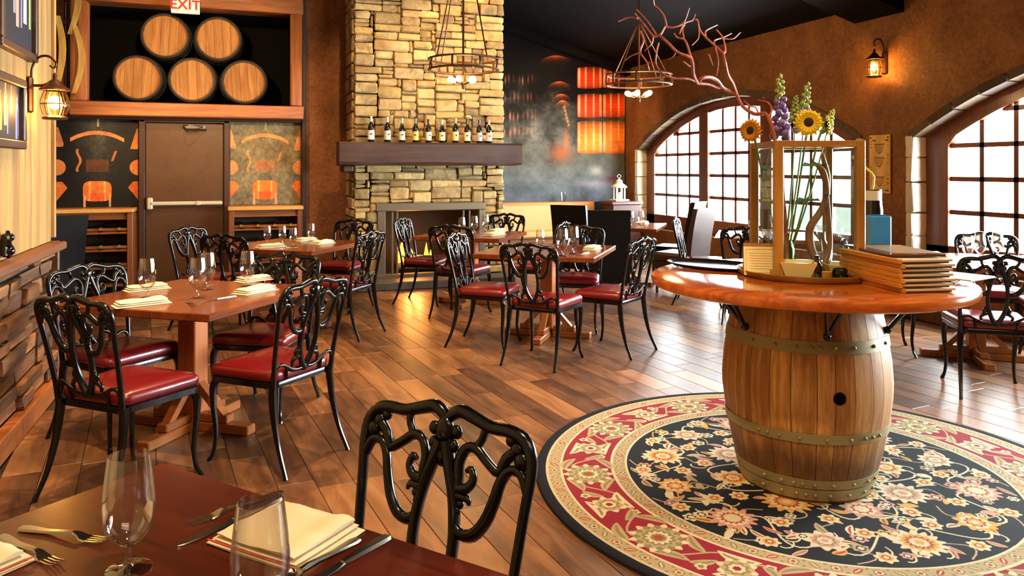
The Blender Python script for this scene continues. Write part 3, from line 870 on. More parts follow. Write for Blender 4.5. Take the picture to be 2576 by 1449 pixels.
for (x, y_, hgt, r) in ((1.93, 9.64, .2, .05), (2.0, 9.7, .3, .06), (2.08, 9.63, .17, .045), (2.3, 9.66, .24, .055), (2.38, 9.7, .16, .045), (2.62, 9.68, .12, .04)):
    q = random.uniform(-.03, .03)
    MB().tube([(0, 0, 0), (q * .5, 0, hgt * .3), (q, 0, hgt * .65), (q * .4, 0, hgt)], [r * .7, r, r * .5, .003], 7, smooth=3, flat=.6).build('flame', FLAME, fp, loc=(x, y_, .25))
light('fire_glow', 'POINT', (2.1, 9.5, .4), 22, (1, .42, .1), shadow_soft_size=.12)

# ---- bottles on the mantel
BX = [1.52, 1.72, 1.90, 2.07, 2.235, 2.41, 2.585, 2.74, 2.90, 3.03]
LBL = ['e9e6dc', 'cfd2cf', 'efe6bc', 'e6c75a', 'd9dcd2', 'eadf9a', 'e9d796', 'f0e7bf', 'a9b0b4', 'e2c3ae']
CAP = ['f3efe2', 'f0e6c4', 'e8cf8a', '8a7a5a', '3b2a22', 'efe0a0', 'c9a24e', '5a4632', '6a3a52', 'e0c7b8']
WORDS = ['white labelled dark wine bottle at the door end of the mantel', 'dark wine bottle with a small grey label, second from the door end of the mantel',
         'slope shouldered bottle with cream label, third from the door end of the mantel', 'wine bottle with a golden yellow label on the mantel',
         'slim pale labelled bottle with brown neck, fifth from the door end of the mantel', 'wine bottle with straw label and yellow neck near the mantel middle',
         'tan labelled wine bottle, fourth from the mural end of the mantel', 'ivory labelled bottle with dark neck, third from the mural end of the mantel',
         'bottle with blue grey label and purple neck, second from the mantel mural end', 'pink labelled wine bottle at the mural end of the mantel']
for i, x in enumerate(BX):
    sl = i in (2, 5)
    t = thing('wine_bottle', WORDS[i], 'bottle', (x, 9.28, 1.777), group='wine bottles on the mantel')
    sh = [(.036, .185), (.030, .205), (.017, .225)] if not sl else [(.036, .165), (.026, .2), (.016, .235)]
    sc = random.uniform(.95, 1.03)
    MB().lathe([(.0001, .0), (.035, 0), (.0375, .006), (.0375, .16)] + sh + [(.0135, .24), (.0135, .29), (.0155, .293), (.0155, .305), (.0001, .306)], 18, cap=False).build('bottle_body', DARKB, t)
    MB().lathe([(.0382, .03), (.0382, .14)], 18, cap=False).build('paper_label', simple('label_%d' % i, LBL[i], .7), t)
    mb = MB().box((0, -.0386, .095), (.024, .001, .018)); mb.build('label_print', simple('label_ink', '3a2a20', .7), t, smooth=0)
    MB().lathe([(.0142, .243), (.0142, .289), (.0162, .293), (.0162, .306), (.0001, .307)], 14, cap=False).build('neck_foil', simple('foil_%d' % i, CAP[i], .4, .3), t)
    t.scale = (sc * 1.05, sc * 1.05, sc); t.rotation_euler = (0, 0, random.uniform(-.3, .3))

# ---- chandeliers
BULB = emit_mat('glowing_bulb', 'ffd27a', 26)
def chandelier(label, loc, R, apex, zc, bulbs):
    t = thing('ring_chandelier', label, 'chandelier', loc)
    for z, nm in ((.055, 'upper_ring'), (-.055, 'lower_ring')):
        MB().tube([(R * math.cos(2 * PI * k / 36), R * math.sin(2 * PI * k / 36), z) for k in range(36)], .011, 6, True, 1, flat=1.6).build(nm, BRONZE, t)
    for k in range(8):
        a = 2 * PI * k / 8 + .2; MB().tube([(R * math.cos(a), R * math.sin(a), .055), (R * 1.03 * math.cos(a), R * 1.03 * math.sin(a), 0), (R * math.cos(a), R * math.sin(a), -.055)], .012, 6, smooth=2).build('strap', BRONZE, t)
    for k in range(4):
        a = 2 * PI * k / 4 + .45; MB().tube([(R * math.cos(a), R * math.sin(a), .055), (.03 * math.cos(a), .03 * math.sin(a), apex)], .007, 6, smooth=1).build('suspension_rod', BRONZE, t)
    MB().tube([(0, 0, apex), (0, 0, zc - loc[2])], .01, 6, smooth=1).lathe([(.001, zc - loc[2]), (.07, zc - loc[2]), (.05, zc - loc[2] - .05), (.012, zc - loc[2] - .06)], 14).build('ceiling_stem', BRONZE, t)
    mb = MB().lathe([(.001, -.26), (.015, -.25), (.02, -.2), (.012, -.17), (.012, apex)], 10)
    mb.build('centre_stem', BRONZE, t)
    for k in range(bulbs):
        a = 2 * PI * k / bulbs + .3; d = Vector((math.cos(a), math.sin(a), .42)).normalized()
        p0 = Vector((0, 0, -.21)); p1 = p0 + d * .07; p2 = p0 + d * .14
        ar = MB().tube([p0, p1, p0 + d * .085], [.009, .012, .015], 7, smooth=1).build('bulb_arm', BRONZE, t)
        MB().tube([p0 + d * .08, p0 + d * .105, p0 + d * .14, p0 + d * .165, p0 + d * .175], [.012, .026, .032, .02, .004], 10, smooth=2).build('bulb', BULB, ar)
    light('chandelier_glow', 'POINT', (loc[0], loc[1], loc[2] - .1), 55, (1, .6, .25), shadow_soft_size=.12)
chandelier('bronze ring chandelier with bulbs hanging before the stone chimney', (2.23, 7.7, 2.55), .36, 1.4, ceil_z(2.23) + .01, 5)
chandelier('bronze ring chandelier hanging between the mural and the manzanita branches', (4.27, 7.6, 2.46), .36, .62, ceil_z(4.27) + .01, 5)

# ---- wall lanterns
AMBG = glassy('amber_lantern_glass', (1, .86, .55, 1), .5, .04)
def lantern(label, loc, rz, sc, e):
    t = thing('wall_lantern', label, 'lantern', loc, rz); t.scale = (sc, sc, sc)
    MB().box((.012, 0, -.02), (.024, .06, .2), .01).build('wall_plate', BRONZE, t)
    MB().tube([(.02, 0, .02), (.02, 0, .12), (.05, 0, .185), (.1, 0, .195), (.135, 0, .16), (.125, 0, .13), (.105, 0, .145)], [.007, .007, .007, .007, .006, .005, .004], 7).tube([(.02, 0, .03), (.08, 0, .035), (.115, 0, .06)], .008, 6).build('scroll_arm', BRONZE, t)
    MB().lathe([(.004, .135), (.012, .12), (.012, .1), (.03, .085), (.04, .07), (.075, .045), (.078, .036), (.05, .034)], 18, Matrix.Translation((.13, 0, -.03)), cap=False).build('hood', BRONZE, t)
    MB().lathe([(.045, .034), (.062, .0), (.066, -.04), (.055, -.085), (.046, -.1)], 18, Matrix.Translation((.13, 0, -.03)), cap=False).build('glass_globe', AMBG, t)
    mb = MB()
    for k in range(6):
        a = 2 * PI * k / 6; c, s = math.cos(a), math.sin(a)
        mb.tube([(.13 + .052 * c, .052 * s, .004), (.13 + .07 * c, .07 * s, -.05), (.13 + .068 * c, .068 * s, -.09), (.13 + .055 * c, .055 * s, -.13)], .003, 5, smooth=2)
    mb.tube([(.13 + .072 * math.cos(2 * PI * k / 16), .072 * math.sin(2 * PI * k / 16), -.07) for k in range(16)], .003, 5, True, 1); mb.build('wire_cage', BRONZE, t)
    MB().lathe([(.001, -.135), (.06, -.135), (.066, -.125), (.05, -.115), (.001, -.112)], 18, Matrix.Translation((.13, 0, -.02)), cap=False).build('base_ring', BRONZE, t)
    MB().ball((.13, 0, -.06), .03, 12, 8, sc=(1, 1, 1.35)).build('bulb', emit_mat('lantern_bulb', 'ffb84a', 30), t)
    d = Vector((.13, 0, -.07)) * sc; d.rotate(Matrix.Rotation(rz, 3, 'Z'))
    light('lantern_glow', 'POINT', tuple(Vector(loc) + d), e, (1, .5, .14), shadow_soft_size=.05)
lantern('lit bronze carriage lantern on the tan board wall beside the pictures', (-1.143, 5.06, 1.9), 0, 1.05, 20)
lantern('lit bronze carriage lantern on the terracotta wall between the arched windows', (6.2, 5.98, 2.55), PI, 1.12, 24)

# ---- pictures on the left wall
def pic_img(seed):
    n = 256; v, u = np.mgrid[0:n, 0:n].astype(np.float32) / n
    r = np.random.default_rng(seed); img = np.ones((n, n, 3)) * np.array([.07, .075, .12]) * (.8 + .4 * v[..., None])
    for k in range(9):
        c = r.uniform(.05, .95); top = r.uniform(.05, .4); bot = r.uniform(.5, .95); wd = r.uniform(.02, .05)
        w2 = wd * (.35 + .65 * np.clip((v - top - .12) / .1, 0, 1))
        m = (np.abs(u - c) < w2) & (v > top) & (v < bot)
        col = [(.62, .60, .80), (.78, .55, .42), (.75, .80, .35), (.30, .30, .55), (.80, .76, .68)][k % 5]
        img[m] = np.array(col) * r.uniform(.6, 1.05)
        img[m & (np.abs(u - c + wd * .4) < wd * .15)] = (.9, .88, .85)
    img[v > .86] = (.12, .08, .14)
    return img
FRM = wood('dark_picture_frame_wood', '1c0f08', '4a2c16', 'Y', 4, .45, .1, .1)
for y0, y1, z0, z1, sd, lb in ((4.4, 5.11, 2.07, 2.75, 1, 'framed print of bottles on the board wall, the higher of two pictures'), (4.15, 4.85, 1.56, 1.935, 2, 'framed print of bottles on the board wall, the lower of two pictures')):
    t = thing('framed_picture', lb, 'picture', (-1.142, (y0 + y1) / 2, z0)); w_, h_ = y1 - y0, z1 - z0
    for yy, zz, a, b in ((0, .02, w_, .045), (0, h_ - .02, w_, .045), (-w_ / 2 + .02, h_ / 2, .045, h_ - .08), (w_ / 2 - .02, h_ / 2, .045, h_ - .08)):
        MB().box((.022, yy, zz), (.044, a, b), .006).build('frame_rail', FRM, t)
    o = MB().box((.012, 0, h_ / 2), (.012, w_ - .06, h_ - .06)).build('print', image_mat('bottle_print_%d' % sd, pic_img(sd), .55, 0), t, smooth=0)
    uv_plane(o.data, lambda co, w_=w_, h_=h_: (co.y / w_ + .5, co.z / h_))
t = thing('iron_ornament', 'small black iron scroll ornament on the board wall above the cap rail', 'ornament', (-1.13, 4.52, 1.0))
MB().tube([(.02, 0, .0), (.03, .03, .03), (.02, 0, .06), (.03, -.03, .09), (.02, 0, .13)], [.012, .016, .02, .016, .01], 8).ball((.03, 0, .03), .025).ball((.03, 0, .1), .022).box((.01, 0, .06), (.03, .05, .12), .008).build('scroll', IRON, t)

# ---- tan map plaque between the windows
def map_img():
    h, w_ = 480, 220; v, u = np.mgrid[0:h, 0:w_].astype(np.float32); v /= h; u /= w_
    img = np.ones((h, w_, 3)) * np.array([.90, .74, .42]) * (.96 + .06 * np.sin(u * 9 + v * 5))[..., None]
    r = np.random.default_rng(9); ink = np.array([.36, .26, .12])
    def line(a, b, th=.006):
        nonlocal img
        ax, ay = a; bx, by = b; L = math.hypot(bx - ax, (by - ay) * 2.2) + 1e-6
        tt = np.clip(((u - ax) * (bx - ax) + (v - ay) * (by - ay) * 4.84) / (L * L), 0, 1)
        d = np.hypot(u - ax - tt * (bx - ax), (v - ay - tt * (by - ay)) * 2.2); img[d < th * 2] = ink
    for cy in (.09, .94):
        for cx in (.25, .85): line((cx - .08, cy), (cx + .06, cy + .01), .012)
    for (cx, cy) in ((.5, .22), (.5, .45), (.5, .78)):
        for k in range(6):
            line((cx - .22 + .08 * k, cy - .05), (cx - .16 + .06 * k, cy + .06), .006)
        line((cx - .22, cy - .06), (cx + .22, cy - .06), .008); line((cx - .08, cy + .07), (cx, cy + .1), .01); line((cx + .08, cy + .07), (cx, cy + .1), .01)
    for k in range(26):
        y_ = r.uniform(.1, .92); x_ = r.choice([.1, .9]); line((x_ - .03, y_), (x_ + .03, y_ + .008), .005)
    return img
t = thing('map_plaque', 'tall tan paper plaque with small ink drawings on the terracotta wall under the lantern', 'plaque', (6.185, 6.035, 1.2))
o = MB().box((0, 0, .3), (.014, .27, .6), .003).build('sheet', image_mat('plaque_print', map_img(), .6), t, smooth=0)
uv_plane(o.data, lambda co: (.5 - co.y / .27, co.z / .6))
for yy, zz in ((-.11, .57), (.11, .57), (-.11, .03), (.11, .03)): MB().ball((-.009, yy, zz), .008, 8, 5).build('pin', IRON, t)

# ---- banquette under the mural, pedestal with white lantern
BAN = wood('orange_banquette_wood', '9a4c1c', 'd88a42', 'X', 4, .4, .08, .08)
CUSH = simple('tan_bench_leather', 'c09058', .5)
t = thing('banquette', 'long bench with orange wood back and tan seat under the mural', 'bench', (4.4, 11.2, 0))
MB().box((0, .16, .89), (2.2, .2, .05), .008).build('back_ledge', BAN, t)
MB().box((0, .1, .62), (2.2, .1, .5), .01).build('backrest', CUSH, t)
MB().box((0, -.15, .43), (2.2, .5, .1), .03).build('seat', CUSH, t)
MB().box((0, -.12, .19), (2.18, .42, .38), .005).build('base', RACK, t)
t = thing('pedestal', 'dark red brown wooden pedestal in the corner beyond the tables', 'pedestal', (5.82, 10.95, 0))
MB().box((0, 0, .46), (.5, .42, .84), .008).build('body', simple('oxblood_wood', '3a130c', .45), t); MB().box((0, 0, .905), (.56, .48, .05), .008).build('top', simple('oxblood_wood_top', '45180e', .4), t); MB().box((0, 0, .025), (.54, .46, .05), .006).build('plinth', simple('oxblood_plinth', '34110a', .5), t)
WHM = simple('white_painted_metal', 'ddd6c4', .5)
t = thing('candle_lantern', 'white metal candle lantern with domed roof on the dark pedestal', 'lantern', (5.78, 10.93, .932))
MB().box((0, 0, .015), (.24, .24, .03), .005).build('base', WHM, t)
for k in range(8):
    a = 2 * PI * k / 8; MB().box((.095 * math.cos(a), .095 * math.sin(a), .12), (.014, .014, .2)).build('upright', WHM, t, smooth=0)
MB().lathe([(.125, .215), (.13, .23), (.1, .26), (.06, .28), (.05, .31), (.055, .325), (.03, .345), (.008, .36), (.008, .375), (.0001, .376)], 16, cap=False).build('roof', WHM, t)
MB().lathe([(.03, .03), (.03, .14), (.0001, .142)], 12, cap=False).build('candle', LINEN, t)
MB().tube([(.01, 0, .375), (.035, 0, .4), (0, 0, .43), (-.035, 0, .4), (-.01, 0, .375)], .004, 6).build('ring_handle', WHM, t)
t = thing('tumbler', 'clear glass tumbler on the banquette ledge before the mural', 'glass', (4.98, 11.34, .916))
MB().lathe([(.0001, .004), (.045, .004), (.055, .15), (.053, .15), (.043, .01), (.0001, .01)], 16, cap=False).build('bowl', GLASS, t)

# ================================================================== CHAIRS
def iron_chair():
    t = thing('iron_chair', '', 'chair', group='scrolled black iron chairs with red seats')
    # seat cushion: rounded trapezoid, domed
    pts = []
    def outline(k=1.0, n=7):
        c = [(.232, .205), (-.232, .205), (-.2, -.2), (.2, -.2)]; out = []
        r = .045
        for i, (x, y) in enumerate(c):
            a0 = (0, PI / 2, PI, 1.5 * PI)[i]
            cx = x - math.copysign(r, x); cy = y - math.copysign(r, y)
            for j in range(n): 
                a = a0 + PI / 2 * j / (n - 1); out.append(((cx + r * math.cos(a)) * k, (cy + r * math.sin(a)) * k))
        return out
    mb = MB(); layers = [(.96, .43), (1.0, .438), (1.01, .455), (.995, .474), (.93, .487), (.7, .495), (.35, .5), (.05, .501)]
    n = len(outline())
    vs = []; fs = []
    for k, z in layers: vs += [(x, y, z) for x, y in outline(k)]
    for i in range(len(layers) - 1):
        for j in range(n): fs.append((i * n + j, i * n + (j + 1) % n, (i + 1) * n + (j + 1) % n, (i + 1) * n + j))
    fs += [tuple(range(n - 1, -1, -1)), tuple((len(layers) - 1) * n + j for j in range(n))]
    mb.add(vs, fs).build('seat', RED, t, smooth=50)
    mb = MB(); vs = []; fs = []
    lay = [(.92, .395), (.99, .4), (1.0, .428), (.98, .432)]
    for k, z in lay: vs += [(x, y, z) for x, y in outline(k)]
    for i in range(3):
        for j in range(n): fs.append((i * n + j, i * n + (j + 1) % n, (i + 1) * n + (j + 1) % n, (i + 1) * n + j))
    fs += [tuple(range(n - 1, -1, -1)), tuple(3 * n + j for j in range(n))]
    mb.add(vs, fs).build('seat_frame', IRON, t, smooth=50)
    for s in (-1, 1):
        MB().tube([(s * .2, .175, .41), (s * .212, .19, .36), (s * .21, .188, .26), (s * .202, .18, .14), (s * .208, .19, .05), (s * .218, .205, .012), (s * .22, .208, 0)], [.021, .019, .015, .012, .01, .012, .013], 9, smooth=3).build('leg', IRON, t)
        MB().tube([(s * .195, -.195, .43), (s * .2, -.2, .36), (s * .203, -.215, .25), (s * .208, -.25, .12), (s * .216, -.295, .02), (s * .218, -.302, 0)], [.02, .02, .016, .012, .01, .012], 9, smooth=3).build('leg', IRON, t)
    def Y(z): return -.203 - .10 * ((z - .42) / .5) ** 1.2 if z > .42 else -.203
    def P(u, z): return (u, Y(max(z, .42)), z)
    mb = MB()
    half = [(.197, .40), (.203, .50), (.212, .62), (.222, .74), (.228, .80), (.224, .845), (.203, .876), (.165, .886), (.12, .886), (.075, .898), (.038, .907), (.015, .898), (.0, .884)]
    rr = [.014, .0125, .012, .012, .0125, .014, .015, .0145, .014, .015, .016, .015, .013]
    for s in (-1, 1): mb.tube([P(s * u, z) for u, z in half], rr, 8, smooth=3)
    for s in (-1, 1):
        mb.tube([P(s * u, z) for u, z in ((.2, .47), (.185, .505), (.155, .512), (.125, .498), (.09, .478), (.05, .468), (0, .472))], [.009, .01, .009, .009, .01, .011, .012], 7, smooth=3)
        mb.tube([P(s * u, z) for u, z in ((.125, .498), (.118, .47), (.115, .435))], .008, 6, smooth=2)
    mb.build('back_frame', IRON, t, smooth=60)
    mb = MB()
    for s in (-1, 1):
        T = lambda L: [P(s * u, z) for u, z in L]
        # big swag from the post down and up into the splat
        mb.tube(T(((.222, .775), (.205, .807), (.178, .81), (.158, .785), (.147, .745), (.13, .70), (.103, .668), (.072, .662), (.05, .678))), [.012, .013, .012, .013, .014, .015, .016, .015, .013], 8, smooth=3, flat=.8)
        # inner loop
        mb.tube(T(((.195, .855), (.165, .83), (.15, .80), (.118, .816), (.085, .838), (.06, .832), (.046, .80), (.05, .765), (.046, .73))), [.014, .013, .012, .012, .013, .013, .013, .012, .012], 8, smooth=3, flat=.8)
        mb.tube(T(((.085, .838), (.1, .86), (.105, .885))), [.01, .009, .01], 6, smooth=2)
        # leaf scroll
        mb.tube(T(((.05, .75), (.075, .755), (.088, .775), (.08, .795), (.068, .788))), [.012, .012, .01, .008, .006], 7, smooth=3)
        mb.tube(T(((.052, .735), (.078, .735), (.085, .722))), [.011, .009, .004], 6, smooth=2)
        # splat bar
        mb.tube(T(((.008, .84), (.024, .79), (.043, .73), (.054, .66), (.053, .6), (.043, .55), (.026, .505), (.004, .468))), [.021, .018, .016, .015, .015, .0155, .018, .018], 8, smooth=3, flat=.8)
        # lower acanthus curls
        mb.tube(T(((.046, .57), (.066, .563), (.07, .545), (.058, .535))), [.01, .012, .01, .006], 7, smooth=2)
        mb.tube(T(((.04, .54), (.07, .53), (.088, .512), (.084, .494), (.078, .503))), [.012, .012, .009, .007, .004], 7, smooth=3)
        for (u, z, r) in ((.03, .862, .016), (.026, .832, .015), (.024, .80, .013), (.204, .832, .02), (.19, .852, .018), (.172, .868, .014), (.052, .705, .013), (.037, .772, .014), (.06, .72, .011), (.057, .575, .013), (.06, .555, .012)): mb.ball(P(s * u, z), r, 8, 6, sc=(1, .75, 1))
    mb.ball(P(0, .855), .026, 10, 7, sc=(1, .7, 1.5)).ball(P(0, .805), .016, 8, 6, sc=(1, .8, 1.4)).ball(P(0, .472), .022, 8, 6, sc=(1.2, .7, 1))
    mb.build('splat', IRON, t, smooth=60)
    return t
ic = iron_chair(); ict = template(ic)
CH = [
 # x, y, facing, label
 (-.47, 3.88, 47, 'iron chair with its back to the front table, beside the wood block wall'),
 (.166, 4.05, 132, 'iron chair with open back on the cask side of the table by the block wall'),
 (-.6, 4.62, -46, 'iron chair by the wood block wall with a pale highlight on its red seat'),
 (.14, 4.80, 240, 'iron chair behind the table post, far side of the table by the block wall'),
 (2.19, 5.33, 42, 'iron chair with its back square to the viewer at the middle table'),
 (2.81, 5.47, 124, 'iron chair seen from its side between the middle table and the cask table'),
 (1.95, 5.97, -37, 'iron chair at the middle table on the side facing the fire'),
 (2.88, 6.29, 237, 'red seated iron chair pushed under the far side of the middle table'),
 (2.10, 7.28, 50, 'iron chair at the fireside table with its back to the viewer'),
 (1.93, 8.08, -35, 'iron chair beside the hearth opening at the fireside table'),
 (2.88, 7.25, 140, 'iron chair on the window side of the fireside table'),
 (2.85, 8.38, 230, 'iron chair on the mural side of the fireside table'),
 (.06, 6.90, 52, 'iron chair with its back to the viewer at the table before the exit door'),
 (-.22, 7.42, -40, 'iron chair on the exit door side of the table before the door'),
 (.86, 6.78, 140, 'iron chair standing free on the hearth side of the table before the exit door'),
 (.98, 7.92, 232, 'iron chair against the brown stucco beyond the table before the exit door'),
 (4.64, 3.64, 52, 'iron chair with glossy sunlit red seat beside the rug and the cask table edge'),
 (5.62, 3.85, 140, 'iron chair mostly hidden behind the sunlit one at the window table'),
 (5.76, 4.44, 232, 'iron chair silhouetted against the panes of the nearer arched window'),
 (4.86, 4.72, -38, 'iron chair in shade below the tan plaque, beyond the blue box'),
 (4.72, 7.0, -40, 'iron chair with daylight glints beside the brown high-backed chair'),
 (4.62, 6.12, 52, 'iron chair before the small table under the farther arched window'),
 (5.72, 6.15, 140, 'iron chair seen through the glass display case at the farther window'),
 (.215, 1.477, 219, 'black iron chair drawn up to the front table with its openwork back nearest the camera'),
]
for i, (x, y, a, lb) in enumerate(CH):
    rz = math.radians(a - 90)
    if i == 0: ic.location = (x, y, 0); ic.rotation_euler = (0, 0, rz); ic['label'] = lb
    else: dup(ic, ict, (x, y, 0), rz, lb)

def high_chair(name_mat, label, loc, a, h=1.0):
    t = thing('high_back_chair', label, 'chair', loc, math.radians(a - 90), 'leather high-backed chairs')
    MB().box((0, .02, .42), (.46, .46, .12), .03).build('seat', name_mat, t)
    mb = MB(); vs = []; fs = []; n = 8
    for i in range(n + 1):
        q = i / n; z = .2 + (h - .2) * q; yy = -.21 - .11 * q * q; th = .075 - .02 * q; w_ = .225 + .008 * q
        vs += [(-w_, yy - th / 2, z), (w_, yy - th / 2, z), (w_, yy + th / 2, z), (-w_, yy + th / 2, z)]
    for i in range(n):
        for k in range(4): fs.append((i * 4 + k, i * 4 + (k + 1) % 4, i * 4 + 4 + (k + 1) % 4, i * 4 + 4 + k))
    fs += [(3, 2, 1, 0), (n * 4, n * 4 + 1, n * 4 + 2, n * 4 + 3)]
    mb.add(vs, fs).build('backrest', name_mat, t)
    MB().box((0, .02, .33), (.43, .42, .08), .01).build('seat_rail', name_mat, t)
    for sx in (-1, 1):
        MB().tube([(sx * .195, .2, .32), (sx * .195, .2, 0)], [.022, .016], 6, smooth=1).build('leg', DK, t)
        MB().tube([(sx * .195, -.19, .32), (sx * .195, -.25, 0)], [.022, .016], 6, smooth=1).build('leg', DK, t)
    return t
high_chair(BLACK_LEATHER, 'black leather high-backed chair by the wine console behind the wall end', (-1.7, 8.2, 0), 122, 1.02)
high_chair(BLACK_LEATHER, 'black leather high-backed chair with its broad back square to the viewer, beyond the middle table', (3.94, 7.68, 0), 62)
high_chair(BLACK_LEATHER, 'black leather high-backed chair catching blue daylight before the banquette', (4.08, 8.85, 0), 45)
high_chair(BLACK_LEATHER, 'black high-backed chair half hidden by the brown one before the farther window', (5.2, 8.35, 0), 128, 1.04)
high_chair(BROWN_LEATHER, 'brown leather high-backed chair seen edge on before the farther arched window', (4.88, 7.7, 0), 118, 1.0)

# ================================================================== TABLES
def dining_table(label, c, L, rot, top=TABLE):
    t = thing('dining_table', label, 'table', (c[0], c[1], 0), math.radians(rot), 'square varnished dining tables')
    MB().box((0, 0, .729), (L, L, .042), .005).build('tabletop', top, t)
    MB().box((0, 0, .39), (.115, .115, .636), .006).build('post', POST, t)
    MB().box((0, 0, .698), (L * .62, .09, .024), .004).box((0, 0, .697), (.09, L * .62, .022), .004).build('top_cleat', FOOTW, t)
    for k in range(4):
        a = PI / 2 * k; M = Matrix.Rotation(a, 4, 'Z')
        MB().box((.215, 0, .026), (.33, .075, .052), .006, M=M).build('foot', FOOTW, t)
        MB().box((.145, 0, .075), (.2, .065, .045), .006, M=M).build('foot_block', FOOTW, t)
        MB().add([(x, y, z) for y in (-.024, .024) for x, z in ((.055, .27), (.055, .21), (.165, .098), (.215, .098))], [(0, 1, 2, 3), (7, 6, 5, 4), (0, 4, 5, 1), (1, 5, 6, 2), (2, 6, 7, 3), (3, 7, 4, 0)], M).build('brace', FOOTW, t, smooth=0)
    return t
T1 = dining_table('square varnished table laid for four beside the wood block wall', (-.24, 4.6), .95, 54)
T2 = dining_table('square varnished table laid before the exit door and wine console', (.48, 7.33), .98, 54)
T3 = dining_table('square varnished table laid right before the firebox', (2.37, 7.85), .95, 52)
T4 = dining_table('square varnished table in the middle of the room beside the cask table', (2.53, 6.1), 1.02, 53)
T5 = dining_table('square table among the leather high-backed chairs before the banquette', (4.5, 8.45), 1.0, 52)
T6 = dining_table('square table glaring with daylight under the nearer arched window', (5.3, 4.25), 1.05, 52)
T7 = dining_table('square table under the farther arched window behind the display case', (5.25, 6.65), 1.0, 52)
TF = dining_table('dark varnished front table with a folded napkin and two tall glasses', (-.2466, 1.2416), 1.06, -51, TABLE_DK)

t = thing('bud_vase', 'small vase of green sprigs on the far side of the window table', 'vase', (5.75, 4.13, .7505))
MB().lathe([(.0001, 0), (.03, 0), (.036, .02), (.03, .07), (.016, .1), (.018, .115), (.014, .115), (.012, .1), (.0001, .09)], 16, cap=False).build('vase_body', GLASS, t)
SPRIG = simple('sprig_green', '5f7d35', .6)
for k in range(5):
    a = k * 1.3; MB().tube([(0, 0, .02), (.01 * math.cos(a), .01 * math.sin(a), .12), (.05 * math.cos(a), .05 * math.sin(a), .2 + .015 * k)], [.002, .002, .001], 5, smooth=3).ball((.05 * math.cos(a), .05 * math.sin(a), .2 + .015 * k), .012, 6, 4).ball((.035 * math.cos(a), .035 * math.sin(a), .17 + .012 * k), .009, 6, 4).build('sprig', SPRIG, t)
# ---- glasses, napkins, cutlery
def stem_glass():
    t = thing('stemmed_glass', '', 'glass', group='stemmed glasses')
    MB().lathe([(.0001, .0), (.036, .0), (.037, .003), (.014, .008), (.0001, .009)], 24, cap=False).build('foot', GLASS, t)
    MB().lathe([(.009, .008), (.0055, .016), (.005, .03), (.008, .042), (.0001, .044)], 12, cap=False).build('stem', GLASS, t)
    MB().lathe([(.006, .04), (.022, .05), (.036, .068), (.042, .095), (.0425, .12), (.039, .155), (.0335, .197), (.0325, .198), (.0378, .155), (.0412, .12), (.0405, .095), (.034, .07), (.02, .053), (.0001, .047)], 28, cap=False).build('bowl', GLASS, t)
    return t
sg = stem_glass(); sgt = template(sg)
GL = [
 (-.18, 1.472, .75, 'tall stemmed glass standing on the dark front table by the forks', 1.02),
 (.031, 1.2, .75, 'tall stemmed glass cut by the picture edge, before the folded napkin on the front table', 1.02),
 (-.468, 4.55, .75, 'stemmed glass between two napkins, block wall side of the nearest laid table', 1.08),
 (-.209, 4.459, .75, 'stemmed glass nearest the table corner above the post, table by the block wall', 1.1),
 (-.171, 4.75, .75, 'stemmed glass standing just behind the corner glass, table by the block wall', 1.08),
 (.049, 4.8, .75, 'stemmed glass before the far napkin on the table by the block wall', 1.06),
 (.253, 7.45, .75, 'stemmed glass nearest the exit door, table before the door', .85),
 (.386, 7.40, .75, 'second stemmed glass from the exit door, table before the door', .85),
 (.465, 7.12, .75, 'stemmed glass nearest the front edge of the table before the exit door', .85),
 (.664, 7.60, .75, 'stemmed glass nearest the chimney on the table before the exit door', .85),
 (2.45, 5.6, .75, 'big stemmed glass at the front of the middle table', 1.12),
 (2.6, 5.72, .75, 'big stemmed glass beside the other, nearer the cask table, on the middle table', 1.14),
 (2.44, 6.05, .75, 'stemmed glass at the back of the middle table', .9),
 (2.22, 7.72, .75, 'stemmed glass at the firebox end of the fireside table', .95),
 (2.42, 7.92, .75, 'stemmed glass in the middle of the fireside table', .95),
 (2.6, 8.08, .75, 'stemmed glass at the mural end of the fireside table', .95),
 (5.43, 4.32, .75, 'stemmed glass glaring in daylight before the window frame on the window table', 1.0),
 (5.62, 4.32, .75, 'stemmed glass beyond the silhouetted chair back on the window table', 1.0),
 (5.28, 4.3, .75, 'stemmed glass nearest the menus on the window table', .95),
 (4.55, 8.3, .75, 'stemmed glass before the high-backed chair on the banquette table', .9),
 (4.72, 8.35, .75, 'stemmed glass nearest the window on the banquette table', .9),
 (4.3, 8.5, .75, 'stemmed glass nearest the mural on the banquette table', .9),
 (5.05, 6.6, .75, 'stemmed glass on the small table under the farther window', .9),
]
for i, (x, y, z, lb, s) in enumerate(GL):
    if i == 0: sg.location = (x, y, z); sg['label'] = lb; r = sg
    else: r = dup(sg, sgt, (x, y, z), i * .7, lb)
    r.scale = (s, s, s)
